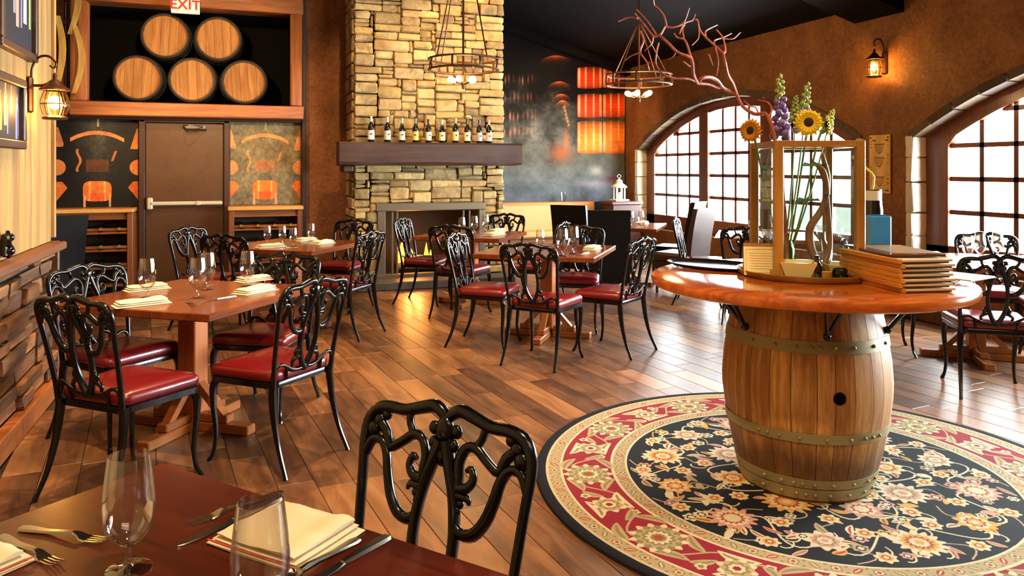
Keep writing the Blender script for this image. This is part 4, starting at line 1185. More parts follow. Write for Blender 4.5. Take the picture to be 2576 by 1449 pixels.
def napkin(w_, d_, h_, seed):
    """folded cloth: three soft folds lying on each other, open on one side"""
    rr = random.Random(seed); mb = MB(); nx, ny = 12, 9
    for k, (z0, th, ex) in enumerate(((0, h_ * .36, .0), (h_ * .36, h_ * .3, -.012), (h_ * .68, h_ * .3, -.02))):
        vs = []; fs = []
        for side in (0, 1):
            for i in range(nx + 1):
                for j in range(ny + 1):
                    u, v = i / nx * 2 - 1, j / ny * 2 - 1
                    x = u * (w_ / 2 + ex) * (1 - .02 * v * v); y = v * (d_ / 2 + ex * .4) * (1 - .03 * u * u)
                    e = (1 - abs(u) ** 6) * (1 - abs(v) ** 6)
                    wave = .0022 * math.sin(5 * u + seed + 2 * v) + .0015 * math.sin(7 * v + seed * 2)
                    z = z0 + (th * (.25 + .75 * e) + (wave if k == 2 else 0) if side else th * .12 * (1 - e))
                    if side and k == 2: z += .006 * math.exp(-((u - .8) / .25) ** 2)
                    vs.append((x, y, z))
        n1 = (nx + 1) * (ny + 1); g = lambda i, j, s: s * n1 + i * (ny + 1) + j
        for i in range(nx):
            for j in range(ny):
                fs.append((g(i, j, 1), g(i + 1, j, 1), g(i + 1, j + 1, 1), g(i, j + 1, 1))); fs.append((g(i, j, 0), g(i, j + 1, 0), g(i + 1, j + 1, 0), g(i + 1, j, 0)))
            fs.append((g(i, 0, 0), g(i + 1, 0, 0), g(i + 1, 0, 1), g(i, 0, 1))); fs.append((g(i, ny, 0), g(i, ny, 1), g(i + 1, ny, 1), g(i + 1, ny, 0)))
        for j in range(ny):
            fs.append((g(0, j, 0), g(0, j, 1), g(0, j + 1, 1), g(0, j + 1, 0))); fs.append((g(nx, j, 0), g(nx, j + 1, 0), g(nx, j + 1, 1), g(nx, j, 1)))
        mb.add(vs, fs)
    return mb
STRIPE = simple('red_napkin_stripe', 'c0463a', .85)
def put_napkin(label, x, y, z, rz, w_=.22, d_=.15, h_=.02, seed=1, stripe=False):
    t = thing('folded_napkin', label, 'napkin', (x, y, z), math.radians(rz), 'folded cream napkins')
    napkin(w_, d_, h_, seed).build('cloth', LINEN, t, smooth=40)
    if stripe:
        MB().box((0, -d_ / 2 + .001, h_ * .40), (w_ * .93, .004, h_ * .09), .0008).build('stripe', STRIPE, t, smooth=0)
    return t
put_napkin('cream folded napkin with a red stripe on the dark front table', .087, 1.5, .7505, -48, .235, .185, .026, 2, True)
put_napkin('cream folded napkin with red stripe cut by the picture edge beside the forks', -.46, 1.555, .7505, 40, .2, .15, .026, 5, True)
NP = [(-.47, 4.33, 20, .27, .13, 'flat cream napkin at the front edge, block wall side of the nearest laid table'),
      (-.5, 4.86, 24, .24, .12, 'cream napkin by the iron chair back at the block wall'),
      (.09, 4.56, 44, .25, .13, 'rolled up edge cream napkin at the chimney side of the nearest laid table'),
      (.09, 5.02, 30, .22, .12, 'cream napkin behind the far glass on the table by the block wall'),
      (.27, 7.12, 20, .26, .13, 'cream napkin at the front edge of the table before the exit door'),
      (.62, 7.66, 30, .22, .13, 'cream napkin behind the glasses of the table before the exit door'),
      (.74, 7.30, 40, .24, .13, 'thick cream napkin at the chimney side of the table before the exit door'),
      (2.9, 5.98, 50, .22, .13, 'cream napkin at the cask side corner of the middle table'),
      (2.55, 7.62, 35, .26, .14, 'cream napkin at the front of the fireside table'),
      (2.72, 8.05, 30, .22, .13, 'cream napkin at the back of the fireside table'),
      (5.22, 4.62, 20, .26, .14, 'white napkin glaring in daylight beside the menus on the window table'),
      (5.55, 3.98, 60, .24, .14, 'white napkin in front of the glass on the window table'),
      (4.32, 8.22, 30, .26, .15, 'white napkin at the front of the banquette table'),
      (4.85, 8.55, 50, .26, .15, 'white napkin at the window side of the banquette table'),
      (4.25, 8.75, 40, .24, .14, 'white napkin at the back of the banquette table'),
      (4.85, 6.55, 50, .22, .14, 'white napkin on the small table under the farther window')]
for k, (x, y, a, w_, d_, lb) in enumerate(NP): put_napkin(lb, x, y, .7505, a, w_, d_, .03, k + 3)
def flatbar(mb, pts, M=None):
    """thin tapering blade through (x, half width, z, thickness)"""
    vs = []; fs = []
    for x, hw, z, th in pts: vs += [(x, -hw, z), (x, hw, z), (x, hw * .8, z + th), (x, -hw * .8, z + th)]
    n = len(pts)
    for i in range(n - 1):
        for k in range(4): fs.append((i * 4 + k, i * 4 + (k + 1) % 4, i * 4 + 4 + (k + 1) % 4, i * 4 + 4 + k))
    fs += [(3, 2, 1, 0), (n * 4 - 4, n * 4 - 3, n * 4 - 2, n * 4 - 1)]
    return mb.add(vs, fs, M)
def fork():
    t = thing('fork', '', 'fork', group='steel forks')
    flatbar(MB(), [(-.105, .008, .002, .003), (-.09, .011, .002, .004), (-.04, .006, .003, .004), (.02, .0038, .009, .004), (.035, .008, .008, .003), (.045, .0125, .004, .002), (.058, .0128, .002, .002)]).build('handle', SILVER, t)
    for k in range(4): flatbar(MB(), [(.057, .0016, .002, .002), (.08, .0015, .003, .002), (.1, .001, .007, .0015)], Matrix.Translation((0, -.0105 + .007 * k, 0))).build('tine', SILVER, t)
    return t
def knife():
    t = thing('knife', '', 'knife', group='steel knives')
    flatbar(MB(), [(-.115, .009, .001, .006), (-.1, .0105, .001, .007), (-.02, .008, .001, .007), (0, .006, .001, .006)]).build('handle', SILVER, t)
    flatbar(MB(), [(-.002, .006, .002, .003), (.02, .0105, .001, .002), (.08, .0115, .001, .0018), (.11, .007, .001, .0015), (.122, .001, .001, .001)]).build('blade', SILVER, t)
    return t
def spoon():
    t = thing('spoon', '', 'spoon', group='steel spoons')
    flatbar(MB(), [(-.105, .008, .002, .003), (-.09, .011, .002, .004), (-.04, .006, .003, .004), (.02, .0038, .008, .004), (.035, .005, .007, .003)]).build('handle', SILVER, t)
    MB().lathe([(.0001, 0), (.6, .12), (.9, .4), (1, 1), (.93, 1), (.8, .5), (.5, .25), (.0001, .15)], 20, Matrix.Translation((.062, 0, .001)) @ Matrix.Diagonal((.032, .019, .008, 1)), cap=False).build('bowl', SILVER, t)
    return t
protos = {}
def cutlery(kind, a, b, label, z=.7505):
    """laid with its handle end at a and its head towards b"""
    fn = {'fork': fork, 'knife': knife, 'spoon': spoon}[kind]
    rz = math.atan2(b[1] - a[1], b[0] - a[0]); m = .11
    loc = (a[0] + math.cos(rz) * m, a[1] + math.sin(rz) * m, z)
    if kind not in protos:
        t = fn(); protos[kind] = (t, template(t)); t.location = loc; t.rotation_euler = (0, 0, rz); t['label'] = label; return t
    return dup(protos[kind][0], protos[kind][1], loc, rz, label)
cutlery('fork', (.095, 1.71), (-.089, 1.615), 'steel fork with its tines towards the tall glass, behind the napkin of the front table')
cutlery('knife', (.078, 1.672), (-.142, 1.504), 'steel knife pointing at the foot of the tall glass on the front table')
cutlery('knife', (.262, 1.428), (.1, 1.31), 'steel knife along the edge of the front table nearest the iron chair')
cutlery('spoon', (.216, 1.445), (.06, 1.325), 'steel spoon between the napkin and knife on the front table')
cutlery('fork', (-.428, 1.688), (-.318, 1.55), 'dinner fork nearest the napkin cut by the picture edge on the front table')
cutlery('fork', (-.402, 1.712), (-.262, 1.612), 'second fork beside the dinner fork at the far corner of the front table')
for (a, b, k, lb) in (((-.26, 4.36), (-.22, 4.2), 'fork', 'fork beside the front napkin of the table by the block wall'), ((-.02, 4.42), (-.16, 4.32), 'knife', 'knife near the front edge of the table by the block wall'),
                      ((-.3, 5.0), (-.2, 4.9), 'fork', 'fork at the back of the table by the block wall'), ((2.75, 5.75), (2.6, 5.62), 'knife', 'knife on the front edge of the middle table'),
                      ((.5, 7.0), (.38, 6.9), 'fork', 'fork on the front corner of the table before the exit door')):
    cutlery(k, a, b, lb)

# ================================================================== RUG
RUGC = (2.55, 2.9); RUGR = 1.305
def rug_img():
    n = 1600; v, u = np.mgrid[0:n, 0:n].astype(np.float32); X = (u / (n - 1) * 2 - 1); Y = -(v / (n - 1) * 2 - 1)
    R = np.hypot(X, Y); A = np.arctan2(Y, X)
    c = lambda h: np.array([int(h[i:i + 2], 16) / 255 for i in (0, 2, 4)], np.float32)
    BLK, TAN, TAN2, REDC, NAVY, CRM, GOLD, PINK, OLV, RUST = map(c, ('17161a', 'b5a27c', 'cbbd9a', '92202e', '131419', 'ded0ac', 'd9a64e', 'd49a86', '8a8358', 'a8442c'))
    img = np.empty((n, n, 3), np.float32); img[:] = BLK
    img[R < .962] = TAN2; img[R < .952] = TAN; img[R < .908] = CRM; img[R < .9] = REDC
    img[R < .722] = CRM; img[R < .712] = TAN; img[R < .668] = CRM; img[R < .66] = NAVY
    def put(m, col): img[m] = col
    def local(cx, cy, rot, ext):
        i0 = max(0, int((1 - cy - ext) / 2 * (n - 1))); i1 = min(n, int((1 - cy + ext) / 2 * (n - 1)) + 2)
        j0 = max(0, int((cx + 1 - ext) / 2 * (n - 1))); j1 = min(n, int((cx + 1 + ext) / 2 * (n - 1)) + 2)
        x = X[i0:i1, j0:j1] - cx; y = Y[i0:i1, j0:j1] - cy; cr, sr = math.cos(rot), math.sin(rot)
        return (slice(i0, i1), slice(j0, j1)), x * cr + y * sr, -x * sr + y * cr
    def rosette(cx, cy, r, rot, p, cols):
        """layers of scalloped petals, outermost first"""
        sl, x, y = local(cx, cy, rot, r * 1.3); a = np.arctan2(y, x); d = np.hypot(x, y); sub = img[sl]
        for k, (f, col) in enumerate(cols):
            rad = r * f * (1 + (.14 if k % 2 == 0 else .08) * np.cos(p * a + (PI if k == 1 else 0)))
            sub[d < rad] = col
        img[sl] = sub
    def leaf(cx, cy, L, W, rot, col, vein=None, bend=0.0):
        sl, x, y = local(cx, cy, rot, L * 1.2); t = x / L; sub = img[sl]
        yy = y - bend * L * (1 - t * t); hw = W * np.clip(1 - t * t, 0, 1) ** .8
        sub[(np.abs(t) < 1) & (np.abs(yy) < hw)] = col
        if vein is not None: sub[(np.abs(t) < .7) & (np.abs(yy) < hw * .28)] = vein
        img[sl] = sub
    def curve(pts, th, col):
        pts = np.array(pts, np.float32)
        for (ax, ay), (bx, by) in zip(pts[:-1], pts[1:]):
            L = math.hypot(bx - ax, by - ay) + 1e-6; sl, x, y = local((ax + bx) / 2, (ay + by) / 2, math.atan2(by - ay, bx - ax), L / 2 + th * 2)
            sub = img[sl]; sub[(np.abs(x) < L / 2 + th) & (np.abs(y) < th)] = col; img[sl] = sub
    pol = lambda r, a: (r * math.cos(a), r * math.sin(a))
    # guard bands
    for rr, k, sz in ((.93, 104, .016), (.69, 78, .016)):
        for i in range(k):
            a = 2 * PI * i / k; x, y = pol(rr, a)
            if i % 2: rosette(x, y, sz, a, 6, [(1, OLV), (.7, CRM), (.4, RUST)])
            else: leaf(x, y, sz * 1.25, sz * .6, a + (.8 if i % 4 else -.8), OLV if i % 4 else RUST, CRM)
            for dr in (-.016, .016):
                x, y = pol(rr + dr, a + PI / k); rosette(x, y, .005, 0, 4, [(1, OLV)])
    # red main border
    K = 20
    for i in range(K):
        a = 2 * PI * i / K; x, y = pol(.81, a)
        curve([pol(.81 + .055 * math.sin(2 * PI * q + i * PI), 2 * PI * (i + q) / K) for q in np.linspace(0, 1, 14)], .004, TAN)
        if i % 2 == 0:
            for s in (-1, 1):
                xx, yy = pol(.872, a + s * .105); leaf(xx, yy, .06, .019, a + PI / 2 + s * .45, TAN, OLV, .25 * s)
                xx, yy = pol(.75, a + s * .125); leaf(xx, yy, .058, .018, a + PI / 2 - s * .45, TAN, OLV, -.25 * s)
            rosette(x, y, .08, a, 12, [(1, CRM), (.9, OLV), (.76, TAN), (.6, OLV), (.46, CRM), (.3, OLV), (.18, RUST)])
        else:
            for s in (-1, 1):
                xx, yy = pol(.81 + s * .066, a + .02 * s); leaf(xx, yy, .065, .021, a + PI / 2, CRM, OLV, .3 * s)
                xx, yy = pol(.81 - s * .02, a + s * .11); leaf(xx, yy, .042, .016, a + s * .9, TAN, OLV, .2)
                xx, yy = pol(.81 + s * .05, a - .1 * s); rosette(xx, yy, .017, a, 5, [(1, CRM), (.55, OLV)])
            rosette(x, y, .052, a, 8, [(1, CRM), (.84, TAN), (.62, OLV), (.44, CRM), (.22, REDC)])
    # navy field: rings of palmettes, linking vines, buds and leaves
    FL = [(CRM, GOLD, RUST, CRM), (GOLD, CRM, RUST, GOLD), (PINK, CRM, RUST, CRM), (CRM, PINK, OLV, CRM)]
    for ring, (rr, k, s, ph) in enumerate(((.53, 12, .072, .1), (.30, 8, .075, .3))):
        for i in range(k):
            a = 2 * PI * i / k + ph
            pts = [pol(rr + .07 * math.sin(2 * PI * q) * (1 if i % 2 else -1), a + 2 * PI * q / k) for q in np.linspace(0, 1, 18)]
            curve(pts, .0038, CRM)
            for s2 in (-1, 1):
                curve([pol(rr + s2 * (.02 + .1 * q) , a + s2 * .12 * math.sin(3 * q) + .1) for q in np.linspace(0, 1, 8)], .003, TAN)
    rnd = random.Random(4)
    for i in range(300):
        for _ in range(20):
            rr = math.sqrt(rnd.uniform(.02, .40)); a = rnd.uniform(0, 2 * PI)
            if rr < .635: break
        x, y = pol(rr, a); q = rnd.random()
        col = rnd.choice((CRM, CRM, GOLD, TAN, PINK)); 
        if q < .62: leaf(x, y, rnd.uniform(.026, .042), rnd.uniform(.010, .016), rnd.uniform(0, PI), col, rnd.choice((None, RUST, OLV)), rnd.uniform(-.3, .3))
        elif q < .85: rosette(x, y, rnd.uniform(.016, .026), a, 6, [(1, col), (.6, NAVY), (.42, CRM)])
        else: curve([(x + .05 * math.cos(a + 2.5 * w_) * w_, y + .05 * math.sin(a + 2.5 * w_) * w_) for w_ in np.linspace(.2, 1, 8)], .003, CRM)
    for ring, (rr, k, s, ph) in enumerate(((.53, 12, .07, .1), (.30, 8, .075, .3))):
        for i in range(k):
            a = 2 * PI * i / k + ph; x, y = pol(rr, a); o_, m_, d_, e_ = FL[(i + ring) % 4]
            p = 14 if i % 2 == 0 else 9
            rosette(x, y, s * (1 if i % 2 == 0 else .8), a, p, [(1, o_), (.72, m_), (.52, d_), (.4, e_), (.2, m_)])
            a2 = a + PI / k
            for dr in (-.07, .075):
                x, y = pol(rr + dr, a2); rosette(x, y, .03, a2, 7, [(1, CRM), (.65, GOLD), (.42, RUST), (.25, CRM)])
    wv = .93 + .14 * np.random.default_rng(2).random((n, n, 1)).astype(np.float32)
    return img * wv * .78
RUGM = image_mat('oriental_rug_weave', rug_img(), .95, 0, .25, .15)
rug = thing('round_rug', 'round oriental rug with black floral field and red border under the cask table', 'rug', (RUGC[0], RUGC[1], 0))
o = MB().lathe([(.0001, .013), (RUGR * .5, .013), (RUGR * .955, .013), (RUGR * .963, .0125)], 96, cap=False).build('pile', RUGM, rug, smooth=40)
uv_plane(o.data, lambda co: (co.x / (2 * RUGR) + .5, co.y / (2 * RUGR) + .5))
MB().lathe([(RUGR * .955, .0), (RUGR * .962, .0135), (RUGR * .98, .0145), (RUGR * .996, .011), (RUGR, .0)], 96, cap=False).build('bound_edge', simple('black_rug_binding', '131216', .95, 0, .1), rug)
rug.rotation_euler = (0, 0, .3)

# ================================================================== CASK TABLE
CT = (2.488, 2.868); GZ = .0135
t = thing('cask_table', 'round varnished table on an upright wine cask with iron hoops, standing on the rug', 'table', (CT[0], CT[1], GZ))
BR = [(0, .287), (.06, .302), (.15, .325), (.28, .353), (.42, .371), (.48, .373), (.58, .366), (.70, .348), (.80, .328), (.89, .308)]
def brad(z):
    for (a, ra), (b, rb) in zip(BR, BR[1:]):
        if a <= z <= b: return ra + (rb - ra) * (z - a) / (b - a)
    return BR[-1][1]
STAVE = wood('aged_oak_stave', '6a4220', 'd2a462', 'Z', 4.5, .5, .2, .3, mid='a06c34', stretch=.05)
_n = [n for n in STAVE.node_tree.nodes if n.type == 'BSDF_PRINCIPLED'][0]; _t = STAVE.node_tree
_tc = _t.nodes.new('ShaderNodeTexCoord'); _sx = _t.nodes.new('ShaderNodeSeparateXYZ'); _t.links.new(_tc.outputs['Object'], _sx.inputs[0])
_nz = _t.nodes.new('ShaderNodeTexNoise'); _nz.inputs['Scale'].default_value = 9; _nz.inputs['Detail'].default_value = 5
_mp = _t.nodes.new('ShaderNodeMapping'); _mp.inputs['Scale'].default_value = (1, 1, .25); _t.links.new(_tc.outputs['Object'], _mp.inputs[0]); _t.links.new(_mp.outputs[0], _nz.inputs['Vector'])
_ad = _t.nodes.new('ShaderNodeMath'); _ad.operation = 'MULTIPLY_ADD'; _ad.inputs[1].default_value = .22; _t.links.new(_nz.outputs[0], _ad.inputs[0]); _t.links.new(_sx.outputs['Z'], _ad.inputs[2])
_mr = _t.nodes.new('ShaderNodeMapRange'); _mr.inputs[1].default_value = .42; _mr.inputs[2].default_value = .28; _mr.inputs[3].default_value = 0; _mr.inputs[4].default_value = .8; _t.links.new(_ad.outputs[0], _mr.inputs[0])
_mx = _t.nodes.new('ShaderNodeMixRGB'); _mx.inputs[2].default_value = rgb('3c2110'); _t.links.new(_mr.outputs[0], _mx.inputs[0])
_t.links.new(_n.inputs['Base Color'].links[0].from_socket, _mx.inputs[1]); _t.links.new(_mx.outputs[0], _n.inputs['Base Color'])   # wine and floor-water stains low on the cask
NS = 26; ang = 0; ws = [random.uniform(.8, 1.25) for _ in range(NS)]; tot = sum(ws)
bung_a = math.atan2(-.752, -.659) + .38
for i in range(NS):
    a0 = ang; a1 = ang + 2 * PI * ws[i] / tot; ang = a1
    vs = []; fs = []; zs = [z for z, r in BR]; g = .0035
    for z, r in BR:
        for q in (0, .5, 1):
            a = a0 + g + (a1 - a0 - 2 * g) * q; k = r * (1.0 if q == .5 else .998); vs.append((k * math.cos(a), k * math.sin(a), z))
        for q in (1, .5, 0):
            a = a0 + g + (a1 - a0 - 2 * g) * q; vs.append(((r - .03) * math.cos(a), (r - .03) * math.sin(a), z))
    for j in range(len(BR) - 1):
        for k in range(6): fs.append((j * 6 + k, j * 6 + (k + 1) % 6, j * 6 + 6 + (k + 1) % 6, j * 6 + 6 + k))
    fs += [tuple(range(5, -1, -1)), tuple((len(BR) - 1) * 6 + k for k in range(6))]
    MB().add(vs, fs).build('stave', STAVE, t, smooth=25)
MB().lathe([(r - .031, z) for z, r in BR], 32, cap=False).lathe([(.0001, .05), (.27, .05)], 32, cap=False).build('cask_lining', BLK, t)
HOOPG = simple('weathered_galvanised_hoop', '8f8560', .5, .35)
for z, h in ((.012, .05), (.066, .04), (.275, .042), (.655, .052), (.855, .035)):
    mb = MB().lathe([(brad(z) + .0005, z), (brad(z) + .004, z), (brad(min(.89, z + h)) + .004, min(.89, z + h)), (brad(min(.89, z + h)) + .0005, min(.89, z + h))], 64, cap=False)
    hp = mb.build('hoop', HOOPG, t)
    for k in range(9):
        a = -2.9 + k * .21 + .1 * math.sin(9 * z + k)
        MB().ball((0, 0, 0), .008, 8, 5).build('rivet', HOOPG, hp, loc=((brad(z + h / 2) + .005) * math.cos(a), (brad(z + h / 2) + .005) * math.sin(a), z + h / 2))
bz = .475; br_ = brad(bz); M = Matrix.Rotation(bung_a, 4, 'Z') @ Matrix.Translation((br_ - .001, 0, bz)) @ Matrix.Rotation(PI / 2, 4, 'Y')
MB().lathe([(.0001, .0035), (.024, .0035), (.027, .002), (.0275, -.02)], 20, M, cap=False).build('bung_hole', simple('bung_black', '050404', .9, 0, .1), t)
TOPW = wood('glossy_table_top', '7a3310', 'c46a24', 'X', 3.2, .14, .05, .03, .7, mid='9c4a18', stretch=.12)
MB().lathe([(.0001, .888), (.685, .888), (.702, .896), (.706, .914), (.702, .930), (.69, .936), (.5, .9365), (.0001, .9365)], 80, cap=False).build('tabletop', TOPW, t, smooth=30)
MB().lathe([(.0001, .862), (.37, .862), (.37, .889), (.0001, .889)], 40, cap=False).build('iron_disc', IRON_D, t)
for k in range(6):
    a = bung_a - .12 + k * PI / 3; c, s = math.cos(a), math.sin(a)
    mb = MB()
    for sd in (-1, 1):
        mb.tube([(.352 * c, .352 * s, .73), (.47 * c - sd * .04 * s, .47 * s + sd * .04 * c, .887)], .010, 6, smooth=1)
    mb.ball((.352 * c, .352 * s, .73), .018, 8, 6).build('bracket', IRON, t)
TZ = .9365 + GZ + .0005
# lantern case on a brass tray
BRASS = simple('worn_brass', '9a8440', .35, .8)
CC = (2.525, 2.916); CR = math.radians(-21)
t = thing('brass_tray', 'round worn brass tray under the glass display case', 'tray', (CC[0] - .01, CC[1] - .02, TZ))
MB().lathe([(.0001, .0), (.295, .0), (.305, .01), (.312, .028), (.306, .03), (.298, .014), (.285, .008), (.0001, .008)], 56, cap=False).build('dish', BRASS, t)
CWOOD = wood('golden_case_wood', '7a4a14', 'c08a34', 'Z', 4, .35, .05, .1, .2)
CWOODX = wood('golden_case_rail', '7a4a14', 'c08a34', 'X', 4, .35, .05, .1, .2)
t = thing('display_case', 'tall open topped glass case with golden wood edges on the cask table', 'display case', (CC[0], CC[1], TZ + .0085), CR)
a_ = .182; hC = .62
for sx in (-1, 1):
    for sy in (-1, 1): MB().box((sx * a_, sy * a_, hC / 2), (.038, .038, hC), .003).build('corner_post', CWOOD, t)
for z in (.016, hC - .016):
    for s in (-1, 1):
        MB().box((0, s * a_, z), (2 * a_ - .03, .028, .03), .003).build('rail', CWOODX, t); MB().box((s * a_, 0, z), (.028, 2 * a_ - .03, .03), .003).build('rail', CWOODX, t)
MB().box((0, 0, .004), (2 * a_, 2 * a_, .008)).build('floor_board', CWOODX, t, smooth=0)
for s in (-1, 1):
    MB().box((0, s * a_, hC / 2), (2 * a_ - .03, .004, hC - .06)).build('glass_pane', CASEG, t, smooth=0); MB().box((s * a_, 0, hC / 2), (.004, 2 * a_ - .03, hC - .06)).build('glass_pane', CASEG, t, smooth=0)
CZ0 = TZ + .0085 + .0085
# branches
BARK = wood('red_manzanita_bark', '6a2c20', 'c87c64', 'Z', 6, .5, .1, .2, stretch=.3, mid='9a4c3a')
BRANCH = [
    ([(2.358, 2.964, 1.697), (2.353, 3.061, 1.716), (2.355, 3.16, 1.766), (2.347, 3.191, 1.821), (2.308, 3.167, 1.87), (2.244, 3.121, 1.91), (2.196, 3.074, 1.957), (2.182, 3.072, 2.002)], 0.0060, 0.0041),
    ([(2.182, 3.072, 2.002), (2.145, 3.086, 2.04), (2.108, 3.104, 2.079), (2.088, 3.126, 2.119), (2.087, 3.143, 2.167), (2.071, 3.138, 2.169)], 0.0038, 0.0019),
    ([(2.182, 3.072, 2.002), (2.202, 3.082, 2.022), (2.228, 3.14, 2.092), (2.214, 3.171, 2.135)], 0.0034, 0.0019),
    ([(2.347, 3.191, 1.821), (2.32, 3.196, 1.834), (2.26, 3.185, 1.853), (2.201, 3.146, 1.881), (2.137, 3.11, 1.891), (2.074, 3.09, 1.882), (2.066, 3.108, 1.859), (2.006, 3.054, 1.888), (1.969, 3.005, 1.929), (1.951, 2.991, 1.959)], 0.0056, 0.0045),
    ([(1.951, 2.991, 1.959), (1.929, 2.986, 1.965), (1.877, 2.991, 1.983), (1.865, 3.047, 2.031), (1.867, 3.128, 2.081)], 0.0041, 0.0034),
    ([(1.867, 3.128, 2.081), (1.851, 3.157, 2.081), (1.862, 3.25, 2.144), (1.851, 3.308, 2.201), (1.841, 3.317, 2.219)], 0.0030, 0.0019),
    ([(1.867, 3.128, 2.081), (1.877, 3.128, 2.09), (1.903, 3.14, 2.123), (1.911, 3.138, 2.131), (1.907, 3.154, 2.18), (1.876, 3.159, 2.216), (1.861, 3.165, 2.229), (1.842, 3.141, 2.247)], 0.0030, 0.0019),
    ([(1.908, 3.133, 2.122), (1.942, 3.11, 2.12), (1.995, 3.118, 2.15), (2.011, 3.098, 2.214)], 0.0026, 0.0015),
    ([(1.943, 3.075, 2.081), (1.993, 3.115, 2.141), (2.052, 3.132, 2.164), (2.067, 3.132, 2.195)], 0.0023, 0.0015),
    ([(1.852, 3.31, 2.193), (1.828, 3.356, 2.204), (1.789, 3.393, 2.188)], 0.0023, 0.0019),
    ([(1.862, 3.151, 2.089), (1.871, 3.249, 2.17), (1.838, 3.294, 2.232)], 0.0026, 0.0015),
    ([(1.951, 2.991, 1.959), (1.949, 3.017, 2.019), (1.949, 3.046, 2.052), (1.922, 3.057, 2.06), (1.921, 3.085, 2.085)], 0.0034, 0.0019),
    ([(1.949, 3.046, 2.052), (1.975, 3.099, 2.112), (1.997, 3.114, 2.136)], 0.0023, 0.0015),
    ([(1.848, 3.152, 2.075), (1.822, 3.123, 2.036), (1.792, 3.137, 2.004)], 0.0023, 0.0015),
    ([(1.84, 3.262, 2.119), (1.819, 3.192, 2.064), (1.783, 3.162, 2.003), (1.79, 3.117, 1.952), (1.811, 3.129, 1.913)], 0.0030, 0.0023),
    ([(1.78, 3.165, 1.999), (1.757, 3.208, 1.987), (1.741, 3.231, 1.969)], 0.0023, 0.0015),
    ([(1.839, 3.088, 2.036), (1.808, 3.059, 1.977), (1.812, 3.067, 1.93), (1.851, 3.07, 1.891), (1.898, 3.063, 1.872), (1.99, 3.065, 1.872), (2.066, 3.108, 1.859)], 0.0023, 0.0034),
    ([(1.792, 3.116, 1.947), (1.809, 3.062, 1.937)], 0.0023, 0.0019),
    ([(2.108, 3.104, 2.079), (2.126, 3.135, 2.115), (2.173, 3.163, 2.139), (2.231, 3.188, 2.163)], 0.0026, 0.0015),
    ([(2.144, 3.089, 2.045), (2.163, 3.113, 2.071), (2.228, 3.14, 2.092), (2.295, 3.162, 2.121)], 0.0026, 0.0015),
    ([(2.235, 3.136, 2.087), (2.283, 3.132, 2.089), (2.335, 3.147, 2.125)], 0.0019, 0.0015),
    ([(2.145, 3.08, 2.031), (2.149, 3.064, 1.962), (2.175, 3.115, 1.902)], 0.0026, 0.0015),
    ([(2.08, 3.041, 1.988), (2.119, 3.063, 1.939)], 0.0019, 0.0011),
    ([(2.09, 3.144, 2.165), (2.058, 3.089, 2.078), (1.977, 3.024, 2.022)], 0.0019, 0.0011),
    ([(2.066, 3.108, 1.859), (2.149, 3.142, 1.861), (2.224, 3.178, 1.851), (2.26, 3.185, 1.853)], 0.0034, 0.0030),
    ([(2.372, 3.162, 1.789), (2.375, 3.118, 1.759), (2.38, 3.09, 1.753), (2.362, 3.041, 1.719)], 0.0019, 0.0023),
    ([(2.4, 3.089, 1.788), (2.407, 3.026, 1.77), (2.391, 2.98, 1.732), (2.358, 2.964, 1.697)], 0.0023, 0.0026),
    ([(1.904, 2.983, 1.939), (1.955, 3.005, 1.92)], 0.0019, 0.0023),
    ([(1.871, 2.99, 1.979), (1.853, 2.99, 1.958), (1.837, 3.002, 1.947)], 0.0015, 0.0011),
]

t = thing('manzanita_branch', 'bare red forked manzanita branch rising out of the display case', 'branch', (2.43, 2.93, CZ0))
off = Vector((2.43, 2.93, CZ0))
first = [(2.44, 2.93, CZ0 + .003), (2.432, 2.935, 1.2), (2.40, 2.945, 1.5)]
for i, (pts, r0, r1) in enumerate(BRANCH):
    P_ = [Vector(p) for p in ((first + pts) if i == 0 else pts)]
    n = len(P_); rs = [(r0 + (r1 - r0) * k / (n - 1)) * 1.75 for k in range(n)]
    MB().tube([p - off for p in P_], rs, 7, smooth=4).build('limb', BARK, t)
t = thing('driftwood', 'twisted brown driftwood stick standing inside the glass case', 'driftwood', (2.585, 2.86, CZ0))
DRW = wood('brown_driftwood', '4a2818', '9a6844', 'Z', 5, .6, .1, .4, stretch=.2)
MB().tube([(0, 0, .0), (-.04, .03, .1), (-.035, .045, .2), (.02, .03, .29), (.04, .02, .38), (.022, .025, .47), (-.02, .04, .515)], [.017, .02, .02, .015, .013, .017, .006], 9, smooth=4, flat=.8).tube([(.04, .02, .36), (.055, .03, .45), (.04, .04, .53), (.045, .05, .56)], [.016, .014, .011, .005], 8, smooth=3).tube([(0, 0, .003), (.05, .01, .12), (.05, .02, .28), (.04, .02, .38)], [.014, .012, .011, .01], 8, smooth=3).build('stick', DRW, t)
GREENG = glassy('green_glass', (.55, .8, .35, 1), .6, .05)
t = thing('green_vase', 'small green glass vase holding the flower stems in the case', 'vase', (2.47, 2.985, CZ0))
MB().lathe([(.0001, .002), (.035, .002), (.045, .03), (.045, .1), (.03, .15), (.035, .17), (.033, .17), (.028, .15), (.042, .1), (.042, .03), (.0001, .01)], 18, cap=False).build('bowl', GREENG, t)
t = thing('clear_carafe', 'clear glass carafe beside the driftwood in the case', 'carafe', (2.655, 2.95, CZ0))
MB().lathe([(.0001, .002), (.045, .002), (.055, .03), (.05, .09), (.022, .14), (.02, .19), (.027, .21), (.018, .19), (.02, .14), (.046, .09), (.05, .03), (.0001, .008)], 18, cap=False).build('bowl', GLASS, t)
t = thing('votive_dish', 'small white dish on the case floor below the green vase', 'dish', (2.43, 2.87, CZ0))
MB().lathe([(.0001, .002), (.025, .002), (.036, .03), (.034, .03), (.022, .008), (.0001, .008)], 16, cap=False).build('bowl', WHM, t)
